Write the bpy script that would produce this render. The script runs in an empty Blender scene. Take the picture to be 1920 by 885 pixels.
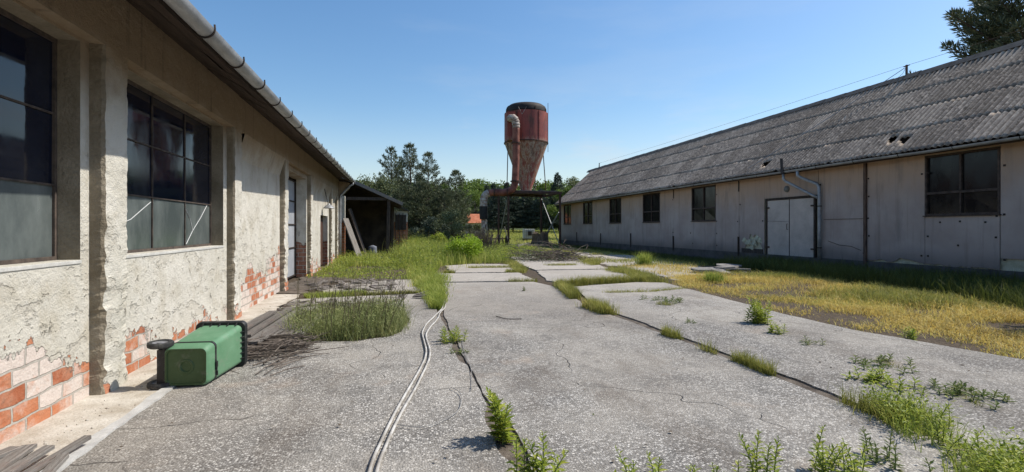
import bpy, bmesh, math, random
import numpy as np
from mathutils import Vector, noise as mnoise
R = math.radians
rnd = random.Random(7)
rng = np.random.default_rng(7)
sc = bpy.context.scene
COL = sc.collection

# ------------------------------------------------------------------ camera
TH = math.atan(220 / 950)
CT, ST = math.cos(TH), math.sin(TH)
cam_d = bpy.data.cameras.new("camera")
cam = bpy.data.objects.new("camera", cam_d)
COL.objects.link(cam)
cam.location = (0, 0, 1.6)
cam.rotation_euler = (R(90), 0, -TH)
cam_d.sensor_width = 36
cam_d.lens = 36 * 950 / 1920
cam_d.shift_y = -14.5 / 1920
cam_d.clip_start = 0.05
cam_d.clip_end = 6000
sc.camera = cam

# ------------------------------------------------------------------ light
SUN_EL, SUN_AZ = 51.0, 87.0
w = bpy.data.worlds.new("World")
sc.world = w
w.use_nodes = True
nt = w.node_tree
nt.nodes.clear()
sky = nt.nodes.new("ShaderNodeTexSky")
sky.sky_type = 'NISHITA'
sky.sun_disc = False
sky.sun_elevation = R(SUN_EL)
sky.sun_rotation = R(SUN_AZ)
sky.air_density = 1.15
sky.dust_density = 0.9
sky.ozone_density = 1.6
sky.altitude = 150
bg = nt.nodes.new("ShaderNodeBackground")
wo = nt.nodes.new("ShaderNodeOutputWorld")
bg.inputs[1].default_value = 0.15
# thin cirrus and a pale bank low over the horizon, part of the sky itself
tc = nt.nodes.new("ShaderNodeTexCoord")
sx = nt.nodes.new("ShaderNodeSeparateXYZ")
nt.links.new(tc.outputs["Generated"], sx.inputs[0])
mp = nt.nodes.new("ShaderNodeMapping")
mp.inputs["Scale"].default_value = (1.6, 1.6, 7.0)
mp.inputs["Location"].default_value = (0.4, 0.1, 0.0)
nt.links.new(tc.outputs["Generated"], mp.inputs[0])
cn = nt.nodes.new("ShaderNodeTexNoise")
cn.inputs["Scale"].default_value = 1.7
cn.inputs["Detail"].default_value = 7
cn.inputs["Roughness"].default_value = 0.55
nt.links.new(mp.outputs[0], cn.inputs["Vector"])
mr = nt.nodes.new("ShaderNodeMapRange")
mr.interpolation_type = 'SMOOTHSTEP'
mr.inputs[1].default_value = 0.50
mr.inputs[2].default_value = 0.72
mr.inputs[3].default_value = 0.0
mr.inputs[4].default_value = 0.75
nt.links.new(cn.outputs["Fac"], mr.inputs[0])
me_ = nt.nodes.new("ShaderNodeMapRange")
me_.interpolation_type = 'SMOOTHSTEP'
me_.inputs[1].default_value = 0.30
me_.inputs[2].default_value = 0.08
me_.inputs[3].default_value = 0.10
me_.inputs[4].default_value = 1.0
nt.links.new(sx.outputs[2], me_.inputs[0])
mu = nt.nodes.new("ShaderNodeMath")
mu.operation = 'MULTIPLY'
nt.links.new(mr.outputs[0], mu.inputs[0])
nt.links.new(me_.outputs[0], mu.inputs[1])
mx = nt.nodes.new("ShaderNodeMix")
mx.data_type = 'RGBA'
hz = nt.nodes.new("ShaderNodeMapRange")      # thin pale haze hugging the horizon
hz.interpolation_type = 'SMOOTHSTEP'
hz.inputs[1].default_value = 0.24
hz.inputs[2].default_value = 0.0
hz.inputs[3].default_value = 0.0
hz.inputs[4].default_value = 0.42
nt.links.new(sx.outputs[2], hz.inputs[0])
mxx = nt.nodes.new("ShaderNodeMath")
mxx.operation = 'MAXIMUM'
nt.links.new(mu.outputs[0], mxx.inputs[0])
nt.links.new(hz.outputs[0], mxx.inputs[1])
nt.links.new(mxx.outputs[0], mx.inputs[0])
hs = nt.nodes.new("ShaderNodeHueSaturation")   # the clear early-summer blue of the place
hs.inputs["Saturation"].default_value = 1.24
nt.links.new(sky.outputs[0], hs.inputs["Color"])
nt.links.new(hs.outputs[0], mx.inputs[6])
mx.inputs[7].default_value = (4.6, 5.0, 5.4, 1)
nt.links.new(mx.outputs[2], bg.inputs[0])
nt.links.new(bg.outputs[0], wo.inputs[0])

sun_d = bpy.data.lights.new("sun", 'SUN')
sun_d.energy = 4.9
sun_d.angle = R(0.5)
sun_d.color = (1.0, 0.94, 0.84)
sun = bpy.data.objects.new("sun", sun_d)
COL.objects.link(sun)
sdir = Vector((math.cos(R(SUN_EL)) * math.sin(R(SUN_AZ)), math.cos(R(SUN_EL)) * math.cos(R(SUN_AZ)), math.sin(R(SUN_EL))))
sun.rotation_euler = sdir.to_track_quat('Z', 'Y').to_euler()
sun.location = (30, 0, 40)

sc.view_settings.view_transform = 'Standard'
sc.view_settings.look = 'None'
sc.view_settings.exposure = 0.06
sc.view_settings.gamma = 1.0
sc.render.engine = 'CYCLES'
sc.cycles.max_bounces = 6

# ------------------------------------------------------------------ coordinates
def G(px, py, h=0.0):
    """ground point (height h) seen at a pixel of the measured photograph"""
    z = (1.6 - h) * 950 / (py - 428)
    x = (px - 960) / 950 * z
    return (ST * z + CT * x, CT * z - ST * x)

def W(px, py, zc):
    x = (px - 960) / 950 * zc
    return Vector((ST * zc + CT * x, CT * zc - ST * x, 1.6 + (428 - py) / 950 * zc))

def nz(x, y, z=0.0):
    return mnoise.noise(Vector((x, y, z)))

# ------------------------------------------------------------------ object helpers
def tag(o, label=None, cat=None, group=None, kind=None):
    if label: o["label"] = label
    if cat: o["category"] = cat
    if group: o["group"] = group
    if kind: o["kind"] = kind
    return o

def thing(name, label, cat, loc=(0, 0, 0), group=None, rz=0.0):
    o = bpy.data.objects.new(name, None)
    COL.objects.link(o)
    o.location = loc
    o.rotation_euler = (0, 0, rz)
    o.empty_display_size = 0.2
    return tag(o, label, cat, group)

def root_loc(p):
    l = Vector((0, 0, 0))
    while p is not None:
        l += Vector(p.location)
        p = p.parent
    return l

def finish(name, me, mat, parent=None, smooth=False, loc=None):
    o = bpy.data.objects.new(name, me)
    COL.objects.link(o)
    if mat is not None:
        me.materials.append(mat)
    if parent is not None:
        o.parent = parent
    if smooth:
        me.polygons.foreach_set("use_smooth", [True] * len(me.polygons))
    return o

class MB:
    def __init__(s):
        s.v, s.f = [], []
    def add(s, vs, fs):
        n = len(s.v)
        s.v += [tuple(q) for q in vs]
        s.f += [tuple(n + i for i in f) for f in fs]
    def quad(s, a, b, c, d):
        s.add([a, b, c, d], [(0, 1, 2, 3)])
    def box(s, x0, x1, y0, y1, z0, z1):
        s.add([(x0, y0, z0), (x1, y0, z0), (x1, y1, z0), (x0, y1, z0), (x0, y0, z1), (x1, y0, z1), (x1, y1, z1), (x0, y1, z1)],
              [(0, 3, 2, 1), (4, 5, 6, 7), (0, 1, 5, 4), (1, 2, 6, 5), (2, 3, 7, 6), (3, 0, 4, 7)])
    def bar(s, p, q, wd, th, up=(0, 0, 1)):
        """square bar between two points: wd across, th along up"""
        p, q = Vector(p), Vector(q)
        d = (q - p).normalized()
        u = Vector(up)
        if abs(d.dot(u)) > 0.98: u = Vector((1, 0, 0))
        a = d.cross(u).normalized() * (wd / 2)
        b = a.cross(d).normalized() * (th / 2)
        vs = [p - a - b, p + a - b, p + a + b, p - a + b, q - a - b, q + a - b, q + a + b, q - a + b]
        s.add(vs, [(0, 3, 2, 1), (4, 5, 6, 7), (0, 1, 5, 4), (1, 2, 6, 5), (2, 3, 7, 6), (3, 0, 4, 7)])
    def tube(s, pts, r, n=8, cap=True):
        pts = [Vector(p) for p in pts]
        rs = r if isinstance(r, (list, tuple)) else [r] * len(pts)
        rings = []
        prev = None
        base = len(s.v)
        for i, p in enumerate(pts):
            d = (pts[min(i + 1, len(pts) - 1)] - pts[max(i - 1, 0)]).normalized()
            if prev is None:
                u = d.cross(Vector((0, 0, 1)))
                if u.length < 1e-3: u = d.cross(Vector((1, 0, 0)))
            else:
                u = prev - d * prev.dot(d)
            u.normalize()
            prev = u
            v = d.cross(u)
            for k in range(n):
                a = 2 * math.pi * k / n
                s.v.append(tuple(p + (u * math.cos(a) + v * math.sin(a)) * rs[i]))
        for i in range(len(pts) - 1):
            for k in range(n):
                a, b = base + i * n + k, base + i * n + (k + 1) % n
                s.f.append((a, b, b + n, a + n))
        if cap:
            s.f.append(tuple(base + k for k in range(n))[::-1])
            s.f.append(tuple(base + (len(pts) - 1) * n + k for k in range(n)))
    def lathe(s, prof, c, n=32, axis=2, cap=False):
        base = len(s.v)
        for (r, z) in prof:
            for k in range(n):
                a = 2 * math.pi * k / n
                q = [r * math.cos(a), r * math.sin(a), z]
                if axis == 0: q = [q[2], q[0], q[1]]
                if axis == 1: q = [q[0], q[2], q[1]]
                s.v.append((c[0] + q[0], c[1] + q[1], c[2] + q[2]))
        for i in range(len(prof) - 1):
            for k in range(n):
                a, b = base + i * n + k, base + i * n + (k + 1) % n
                s.f.append((a, b, b + n, a + n))
        if cap:
            s.f.append(tuple(base + k for k in range(n))[::-1])
            s.f.append(tuple(base + (len(prof) - 1) * n + k for k in range(n)))
    def build(s, name, mat, parent=None, smooth=False, bevel=0.0, loc=None, autosmooth=None):
        used = sorted({i for f in s.f for i in f}); mp_ = {o: n for n, o in enumerate(used)}
        s.v = [s.v[i] for i in used]; s.f = [tuple(mp_[i] for i in f) for f in s.f]
        me = bpy.data.meshes.new(name)
        off = root_loc(parent) if parent is not None else (Vector(loc) if loc is not None else Vector((0, 0, 0)))
        me.from_pydata([(x - off.x, y - off.y, z - off.z) for (x, y, z) in s.v], [], s.f)
        me.update()
        if bevel > 0:
            bm = bmesh.new(); bm.from_mesh(me)
            bmesh.ops.recalc_face_normals(bm, faces=bm.faces)
            es = [e for e in bm.edges if len(e.link_faces) == 2 and e.calc_face_angle(0) > 0.5]
            bmesh.ops.bevel(bm, geom=es, offset=bevel, segments=2, affect='EDGES', profile=0.7)
            bm.to_mesh(me); bm.free()
        o = finish(name, me, mat, parent, smooth)
        if loc is not None and parent is None: o.location = loc
        if autosmooth is not None:
            bm = bmesh.new(); bm.from_mesh(me)
            bmesh.ops.recalc_face_normals(bm, faces=bm.faces)
            for e in bm.edges:
                e.smooth = not (len(e.link_faces) == 2 and e.calc_face_angle(0) > autosmooth)
            for f in bm.faces: f.smooth = True
            bm.to_mesh(me); bm.free()
        return o

def np_obj(name, V, T, mat, parent=None, loc=None):
    """triangles from numpy arrays"""
    V = np.asarray(V, dtype=np.float32).reshape(-1, 3)
    T = np.asarray(T, dtype=np.int32).reshape(-1, 3)
    off = root_loc(parent) if parent is not None else (Vector(loc) if loc is not None else Vector((0, 0, 0)))
    V = V - np.array(off, dtype=np.float32)
    me = bpy.data.meshes.new(name)
    me.vertices.add(len(V)); me.vertices.foreach_set("co", V.ravel())
    me.loops.add(T.size); me.loops.foreach_set("vertex_index", T.ravel())
    me.polygons.add(len(T))
    me.polygons.foreach_set("loop_start", np.arange(0, T.size, 3, dtype=np.int32))
    me.update(calc_edges=True)
    o = finish(name, me, mat, parent)
    if loc is not None and parent is None: o.location = loc
    return o

def copy_tree(o, parent=None):
    c = o.copy(); COL.objects.link(c)
    if parent is not None: c.parent = parent
    for ch in list(o.children): copy_tree(ch, c)
    return c

# ------------------------------------------------------------------ material helpers
class NT:
    def __init__(s, name):
        s.m = bpy.data.materials.new(name)
        s.m.use_nodes = True
        s.t = s.m.node_tree
        s.b = s.t.nodes["Principled BSDF"]
        s.out = s.t.nodes["Material Output"]
    def n(s, typ, **k):
        q = s.t.nodes.new(typ)
        for a, v in k.items(): setattr(q, a, v)
        return q
    def l(s, a, b):
        if isinstance(a, (int, float)): b.default_value = a
        elif isinstance(a, tuple): b.default_value = a if len(a) == 4 else (*a, 1)
        else: s.t.links.new(a, b)
    def pos(s): return s.n("ShaderNodeNewGeometry").outputs["Position"]
    def obj(s): return s.n("ShaderNodeTexCoord").outputs["Object"]
    def island(s): return s.n("ShaderNodeNewGeometry").outputs["Random Per Island"]
    def orand(s): return s.n("ShaderNodeObjectInfo").outputs["Random"]
    def sep(s, v):
        q = s.n("ShaderNodeSeparateXYZ"); s.l(v, q.inputs[0]); return q.outputs
    def comb(s, x, y, z):
        q = s.n("ShaderNodeCombineXYZ")
        for i, a in enumerate((x, y, z)): s.l(a, q.inputs[i])
        return q.outputs[0]
    def scale(s, v, sc3, loc=(0, 0, 0), rot=(0, 0, 0)):
        q = s.n("ShaderNodeMapping"); s.l(v, q.inputs[0])
        q.inputs["Scale"].default_value = sc3; q.inputs["Location"].default_value = loc; q.inputs["Rotation"].default_value = rot
        return q.outputs[0]
    def noise(s, v, sca, det=4, rough=0.55, dist=0.0):
        q = s.n("ShaderNodeTexNoise"); s.l(v, q.inputs["Vector"])
        q.inputs["Scale"].default_value = sca; q.inputs["Detail"].default_value = det; q.inputs["Roughness"].default_value = rough
        q.inputs["Distortion"].default_value = dist
        return q.outputs["Fac"]
    def vor(s, v, sca, feature='F1', out="Distance", rand=1.0):
        q = s.n("ShaderNodeTexVoronoi", feature=feature); s.l(v, q.inputs["Vector"])
        q.inputs["Scale"].default_value = sca; q.inputs["Randomness"].default_value = rand
        return q.outputs[out]
    def rng(s, v, a, b, c=0.0, d=1.0, smooth=False):
        q = s.n("ShaderNodeMapRange"); s.l(v, q.inputs[0])
        if smooth: q.interpolation_type = 'SMOOTHSTEP'
        for i, x in enumerate((a, b, c, d)): s.l(x, q.inputs[i + 1])
        return q.outputs[0]
    def math(s, op, a, b=0.0, c=0.0):
        q = s.n("ShaderNodeMath", operation=op); s.l(a, q.inputs[0]); s.l(b, q.inputs[1]); s.l(c, q.inputs[2]); return q.outputs[0]
    def mix(s, f, a, b, mode='MIX'):
        q = s.n("ShaderNodeMix", data_type='RGBA', blend_type=mode)
        s.l(f, q.inputs[0]); s.l(a, q.inputs[6]); s.l(b, q.inputs[7]); return q.outputs[2]
    def ramp(s, f, stops, interp='LINEAR'):
        q = s.n("ShaderNodeValToRGB"); s.l(f, q.inputs[0])
        cr = q.color_ramp; cr.interpolation = interp
        while len(cr.elements) < len(stops): cr.elements.new(0.5)
        for e, (p, c) in zip(cr.elements, stops):
            e.position = p; e.color = (*c, 1) if isinstance(c, tuple) else (c, c, c, 1)
        return q.outputs[0]
    def bump(s, h, st=0.5, dist=0.02, nrm=None):
        q = s.n("ShaderNodeBump"); q.inputs["Strength"].default_value = st; q.inputs["Distance"].default_value = dist
        s.l(h, q.inputs["Height"])
        if nrm is not None: s.l(nrm, q.inputs["Normal"])
        return q.outputs[0]
    def fin(s, col, rough=0.9, nrm=None, metal=0.0, spec=0.3):
        s.l(col, s.b.inputs["Base Color"]); s.l(rough, s.b.inputs["Roughness"]); s.l(metal, s.b.inputs["Metallic"])
        s.b.inputs["Specular IOR Level"].default_value = spec
        if nrm is not None: s.l(nrm, s.b.inputs["Normal"])
        return s.m

def mat_simple(name, c1, c2, sca=6.0, rough=0.85, bump=0.3, bd=0.01, fine=60.0, metal=0.0, spec=0.3, space='pos', stretch=(1, 1, 1), lo=0.35, hi=0.65):
    m = NT(name)
    v = m.pos() if space == 'pos' else m.obj()
    if stretch != (1, 1, 1): v = m.scale(v, stretch)
    a = m.noise(v, sca, 6, 0.62)
    b = m.noise(v, fine, 3, 0.6)
    col = m.mix(m.rng(a, lo, hi), c1, c2)
    col = m.mix(m.rng(b, 0.3, 0.7, 0.0, 0.28), col, tuple(x * 0.45 for x in c1))
    h = m.math('ADD', m.math('MULTIPLY', a, 0.6), m.math('MULTIPLY', b, 0.5))
    return m.fin(col, rough, m.bump(h, bump, bd), metal, spec)

def mat_leaf(name, stops, trans=0.35, rough=0.6, patch=None):
    """stops: colours over the random value of each leaf or blade; a quarter of the light passes through"""
    m = NT(name)
    r = m.island()
    if patch is not None:
        pn = m.noise(m.pos(), patch, 3, 0.6)
        r = m.math('ADD', m.math('MULTIPLY', r, 0.55), m.rng(pn, 0.3, 0.7, 0.0, 0.45))
    col = m.ramp(r, stops)
    m.fin(col, rough, None, 0.0, 0.25)
    tr = m.n("ShaderNodeBsdfTranslucent"); m.l(col, tr.inputs[0])
    mx = m.n("ShaderNodeMixShader"); mx.inputs[0].default_value = trans
    m.l(m.b.outputs[0], mx.inputs[1]); m.l(tr.outputs[0], mx.inputs[2]); m.l(mx.outputs[0], m.out.inputs[0])
    return m.m

# ---- concrete with exposed aggregate
def make_concrete():
    m = NT("aggregate_concrete")
    v = m.pos()
    cell = m.n("ShaderNodeTexVoronoi"); m.l(v, cell.inputs["Vector"]); cell.inputs["Scale"].default_value = 62
    cellb = m.n("ShaderNodeTexVoronoi"); m.l(v, cellb.inputs["Vector"]); cellb.inputs["Scale"].default_value = 34
    lg = m.noise(m.scale(v, (1, 0.6, 1), (7, 1, 0)), 0.22, 6, 0.62)
    rc = m.sep(cell.outputs["Color"])[0]
    rb = m.sep(cellb.outputs["Color"])[0]
    peb = m.ramp(rc, [(0.0, (0.045, 0.043, 0.042)), (0.30, (0.12, 0.116, 0.112)), (0.6, (0.27, 0.262, 0.255)), (0.80, (0.54, 0.53, 0.51)), (1.0, (0.82, 0.80, 0.77))])
    edge = m.rng(cell.outputs["Distance"], 0.25, 0.62, 0.0, 1.0)
    col = m.mix(m.math('MULTIPLY', edge, 0.75), peb, (0.15, 0.145, 0.14))
    big = m.math('MULTIPLY', m.rng(rb, 0.80, 0.86), m.rng(cellb.outputs["Distance"], 0.42, 0.32))
    col = m.mix(big, col, (0.56, 0.54, 0.51))
    skin = m.noise(m.scale(v, (1, 1, 1), (12, 5, 3)), 0.75, 8, 0.66)     # cement skin not yet worn off the pebbles
    skc = m.mix(m.noise(v, 30, 4, 0.6), (0.17, 0.162, 0.15), (0.36, 0.345, 0.32))
    col = m.mix(m.rng(skin, 0.52, 0.62, 0.0, 0.42), col, skc)
    oil = m.noise(m.scale(v, (1, 1, 1), (1, 15, 3)), 1.5, 5, 0.55)
    col = m.mix(m.rng(oil, 0.66, 0.74, 0.0, 0.6), col, (0.075, 0.066, 0.058))
    col = m.mix(m.math('MULTIPLY', m.orand(), 0.28), col, (0.20, 0.185, 0.165))
    st = m.noise(v, 0.55, 6, 0.6)
    st2 = m.noise(v, 2.6, 6, 0.65)
    col = m.mix(m.rng(st, 0.40, 0.60, 0.0, 0.42), col, (0.47, 0.44, 0.395))
    col = m.mix(m.rng(lg, 0.44, 0.60, 0.0, 0.38), col, (0.14, 0.122, 0.105))
    col = m.mix(m.rng(m.noise(m.scale(v, (1, 0.45, 1), (3, 11, 0)), 1.1, 7, 0.68), 0.52, 0.66, 0.0, 0.42), col, (0.12, 0.098, 0.078))
    col = m.mix(m.rng(st2, 0.54, 0.72, 0.0, 0.55), col, (0.105, 0.10, 0.095))
    st3 = m.noise(m.scale(v, (1, 1, 1), (31, 7, 0)), 0.9, 5, 0.6)
    col = m.mix(m.rng(st3, 0.60, 0.75, 0.0, 0.40), col, (0.40, 0.31, 0.24))
    # slabs paler with distance
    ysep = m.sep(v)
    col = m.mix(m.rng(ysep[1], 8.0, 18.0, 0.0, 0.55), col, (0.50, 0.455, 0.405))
    # hairline cracks
    wv = m.n("ShaderNodeVectorMath", operation='ADD'); m.l(v, wv.inputs[0])
    nn = m.n("ShaderNodeTexNoise"); m.l(v, nn.inputs["Vector"]); nn.inputs["Scale"].default_value = 1.5
    sc_ = m.n("ShaderNodeVectorMath", operation='SCALE'); m.l(nn.outputs["Color"], sc_.inputs[0]); sc_.inputs[3].default_value = 0.7
    m.l(sc_.outputs[0], wv.inputs[1])
    cr = m.vor(wv.outputs[0], 0.33, 'DISTANCE_TO_EDGE')
    ck = m.math('MULTIPLY', m.rng(cr, 0.0, 0.0030, 1.0, 0.0), m.rng(st, 0.49, 0.56))
    col = m.mix(m.math('MULTIPLY', ck, 0.6), col, (0.06, 0.052, 0.045))
    tint = m.n('ShaderNodeMix', data_type='RGBA', blend_type='MULTIPLY'); tint.inputs[0].default_value = 1.0; m.l(col, tint.inputs[6]); tint.inputs[7].default_value = (1.07, 1.045, 1.0, 1); col = tint.outputs[2]
    hgt = m.math('ADD', m.math('MULTIPLY', m.math('SUBTRACT', 1.0, cell.outputs["Distance"]), 0.8), m.math('MULTIPLY', st2, 2.0))
    hgt = m.math('SUBTRACT', hgt, m.math('MULTIPLY', ck, 1.5))
    return m.fin(col, 0.9, m.bump(hgt, 1.0, 0.011), 0, 0.25)
M_CONC = make_concrete()

def make_ground():
    m = NT("ground_soil_and_turf")
    v = m.pos()
    a = m.noise(v, 1.2, 6, 0.65); b = m.noise(v, 22, 5, 0.65); c = m.noise(v, 0.12, 4, 0.6)
    soil = m.mix(m.rng(b, 0.35, 0.65), (0.055, 0.040, 0.028), (0.13, 0.10, 0.07))
    s = m.sep(v)
    turf = m.mix(m.rng(c, 0.35, 0.65), (0.13, 0.15, 0.035), (0.24, 0.22, 0.07))
    turf = m.mix(m.rng(b, 0.4, 0.7, 0, 0.5), turf, (0.06, 0.085, 0.018))
    far = m.rng(m.math('ADD', s[1], m.math('MULTIPLY', a, 6.0)), 30, 42)
    col = m.mix(far, soil, turf)
    return m.fin(col, 0.95, m.bump(m.math('ADD', b, a), 0.8, 0.05), 0, 0.2)
M_GROUND = make_ground()
M_RUBBLE = mat_simple("crumbled_plaster_dust", (0.40, 0.35, 0.28), (0.62, 0.58, 0.51), 3.0, 0.95, 0.7, 0.03, 40)
M_MOSS = mat_simple("dark_mossy_debris", (0.065, 0.05, 0.038), (0.20, 0.165, 0.13), 5.0, 0.95, 0.9, 0.04, 45)
M_EARTH = mat_simple('dry_brown_earth', (0.10, 0.07, 0.05), (0.26, 0.20, 0.15), 5.0, 0.95, 1.0, 0.03, 45)
M_KERBLINE = mat_simple("pale_cement_edge", (0.42, 0.41, 0.39), (0.58, 0.57, 0.54), 5.0, 0.95, 0.5, 0.01, 60)

# ---- left wall: plaster fallen off brick at the foot
def make_left_wall(name, level, whitewash, rough_amt=1.0, ochre=True):
    """level: list of (Y, height of the brick edge)"""
    m = NT(name)
    v = m.pos(); s = m.sep(v)
    uv = m.comb(m.math('ADD', s[1], m.math('MULTIPLY', s[0], 1.0)), s[2], 0.0)
    wob = m.n("ShaderNodeTexNoise"); m.l(v, wob.inputs["Vector"]); wob.inputs["Scale"].default_value = 5.0; wob.inputs["Detail"].default_value = 3
    vs = m.n("ShaderNodeVectorMath", operation='SCALE'); m.l(wob.outputs["Color"], vs.inputs[0]); vs.inputs[3].default_value = 0.055
    va = m.n("ShaderNodeVectorMath", operation='ADD'); m.l(uv, va.inputs[0]); m.l(vs.outputs[0], va.inputs[1])
    br = m.n("ShaderNodeTexBrick"); m.l(va.outputs[0], br.inputs["Vector"])
    br.inputs["Scale"].default_value = 1.0; br.inputs["Brick Width"].default_value = 0.30; br.inputs["Row Height"].default_value = 0.138
    br.inputs["Mortar Size"].default_value = 0.011; br.inputs["Mortar Smooth"].default_value = 0.25; br.inputs["Bias"].default_value = 0.0
    br.inputs["Color1"].default_value = (0, 0, 0, 1); br.inputs["Color2"].default_value = (1, 1, 1, 1); br.inputs["Mortar"].default_value = (0.5, 0.5, 0.5, 1)
    rb = m.sep(br.outputs["Color"])[0]
    n1 = m.noise(v, 1.3, 8, 0.62); n2 = m.noise(v, 9.0, 6, 0.65); n3 = m.noise(v, 60.0, 4, 0.65); n4 = m.noise(m.scale(v, (1, 1, 1), (9, 3, 5)), 3.2, 5, 0.6)
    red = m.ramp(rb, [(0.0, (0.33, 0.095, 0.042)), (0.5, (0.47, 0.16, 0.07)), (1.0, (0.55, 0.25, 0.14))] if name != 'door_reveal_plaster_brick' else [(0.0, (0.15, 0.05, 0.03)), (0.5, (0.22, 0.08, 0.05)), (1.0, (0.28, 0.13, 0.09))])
    red = m.mix(m.rng(n2, 0.35, 0.7, 0.0, 0.5), red, (0.56, 0.33, 0.22))
    pale = m.mix(m.rng(n3, 0.3, 0.7), (0.57, 0.47, 0.41), (0.66, 0.59, 0.53))
    wsel = m.math('ADD', m.math('MULTIPLY', rb, 0.45), m.math('MULTIPLY', n4, 0.75))
    brick = m.mix(m.math('SUBTRACT', 1.0, m.rng(m.math('SUBTRACT', m.math('ADD', m.rng(s[1], 6.0, 11.0, 0.10, 0.0), whitewash), wsel), -0.07, 0.07)), red, pale)
    brick = m.mix(m.rng(n2, 0.62, 0.72, 0.0, 0.5), brick, (0.16, 0.08, 0.055))
    mort = m.mix(n2, (0.30, 0.27, 0.23), (0.56, 0.52, 0.46))
    brick = m.mix(br.outputs["Fac"], brick, mort)
    # plaster
    pl = m.mix(m.rng(n1, 0.36, 0.64), (0.545, 0.515, 0.44), (0.66, 0.63, 0.56))
    pl = m.mix(m.rng(n4, 0.52, 0.66, 0.0, 0.55), pl, (0.46, 0.415, 0.325))
    pl = m.mix(m.rng(n3, 0.55, 0.75, 0.0, 0.35), pl, (0.34, 0.31, 0.26))
    if ochre:   # eave shade painted brown into the upper plaster, with some ochre
        ochre_shade = m.math('ADD', s[2], m.math('MULTIPLY', n1, 1.6))
        ochre_shade = m.rng(ochre_shade, 3.1, 4.3, 0.0, 0.95, True)
        pl = m.mix(ochre_shade, pl, (0.27, 0.195, 0.12))
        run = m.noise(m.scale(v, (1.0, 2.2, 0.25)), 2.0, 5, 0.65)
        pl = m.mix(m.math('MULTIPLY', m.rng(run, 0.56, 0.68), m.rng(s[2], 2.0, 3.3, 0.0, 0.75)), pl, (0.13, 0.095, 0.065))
    # small cracks and flaked spots in the plaster
    dn = m.n("ShaderNodeTexNoise"); m.l(v, dn.inputs["Vector"]); dn.inputs["Scale"].default_value = 3.2; dn.inputs["Detail"].default_value = 6; dn.inputs["Roughness"].default_value = 0.7
    dsv = m.n("ShaderNodeVectorMath", operation='SCALE'); m.l(dn.outputs["Color"], dsv.inputs[0]); dsv.inputs[3].default_value = 0.9
    dav = m.n("ShaderNodeVectorMath", operation='ADD'); m.l(m.scale(v, (1, 0.8, 2.2)), dav.inputs[0]); m.l(dsv.outputs[0], dav.inputs[1])
    crk = m.vor(dav.outputs[0], 1.7, 'DISTANCE_TO_EDGE')
    lowz = m.rng(s[2], 2.6, 1.0, 0.12, 1.0)
    ck = m.math('MULTIPLY', m.math('MULTIPLY', m.rng(crk, 0.0, 0.022, 1.0, 0.0), m.rng(n2, 0.56, 0.62)), lowz)
    # flakes of the top coat gone: lower, duller patches with a crisp lip
    fk = m.noise(m.scale(v, (1, 0.7, 1.5), (2, 4, 6)), 2.6, 8, 0.6)
    flake = m.math('MULTIPLY', m.rng(fk, 0.575, 0.60), lowz)
    pl = m.mix(m.math('MULTIPLY', flake, 0.45), pl, (0.50, 0.46, 0.385))
    # where brick shows
    q = m.n("ShaderNodeValToRGB"); m.l(m.math('DIVIDE', s[1], 40.0), q.inputs[0])
    cr = q.color_ramp
    while len(cr.elements) < len(level): cr.elements.new(0.5)
    for e, (yy, zz) in zip(cr.elements, level):
        e.position = yy / 40.0; e.color = (zz / 2, zz / 2, zz / 2, 1)
    edge_h = m.math('MULTIPLY', m.sep(q.outputs[0])[0], 2.0)
    nn = m.math('ADD', m.math('MULTIPLY', m.math('SUBTRACT', n1, 0.5), 1.9 * rough_amt), m.math('MULTIPLY', m.math('SUBTRACT', n2, 0.5), 0.42))
    d = m.math('SUBTRACT', m.math('ADD', edge_h, nn), s[2])
    mask = m.rng(d, -0.004, 0.014)
    lip = m.math('MULTIPLY', m.rng(d, -0.035, 0.0), m.rng(d, 0.03, 0.0))
    pl = m.mix(m.math('MULTIPLY', ck, 0.7), pl, (0.13, 0.105, 0.08))
    col = m.mix(mask, pl, brick)
    hb = m.math('ADD', m.math('MULTIPLY', br.outputs["Fac"], -1.5), m.math('MULTIPLY', n2, 0.9))
    hp = m.math('ADD', m.math('MULTIPLY', n2, 1.0), m.math('ADD', m.math('MULTIPLY', n3, 0.35), m.math('MULTIPLY', n1, 1.2)))
    hp = m.math('SUBTRACT', m.math('SUBTRACT', hp, m.math('MULTIPLY', ck, 0.9)), m.math('MULTIPLY', flake, 0.35))
    mh = m.n("ShaderNodeMix", data_type='FLOAT'); m.l(mask, mh.inputs[0]); m.l(m.math('ADD', hp, 1.4), mh.inputs[2]); m.l(hb, mh.inputs[3])
    return m.fin(col, 0.93, m.bump(mh.outputs[0], 1.0, 0.028), 0, 0.2)
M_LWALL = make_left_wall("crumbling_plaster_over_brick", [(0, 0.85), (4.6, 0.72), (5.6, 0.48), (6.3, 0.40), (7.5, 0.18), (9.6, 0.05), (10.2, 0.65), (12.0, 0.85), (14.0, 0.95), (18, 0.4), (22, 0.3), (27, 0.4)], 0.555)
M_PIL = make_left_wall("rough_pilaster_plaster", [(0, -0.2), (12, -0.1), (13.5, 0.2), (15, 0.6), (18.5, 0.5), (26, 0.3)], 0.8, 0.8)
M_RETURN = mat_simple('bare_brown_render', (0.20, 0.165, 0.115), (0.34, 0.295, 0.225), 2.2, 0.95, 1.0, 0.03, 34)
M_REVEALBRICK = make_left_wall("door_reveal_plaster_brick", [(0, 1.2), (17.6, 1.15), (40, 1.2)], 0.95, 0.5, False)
M_BRICK = make_left_wall("old_red_brickwork", [(0, 2.0), (40, 2.0)], 0.9, 0.2, False)

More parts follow.
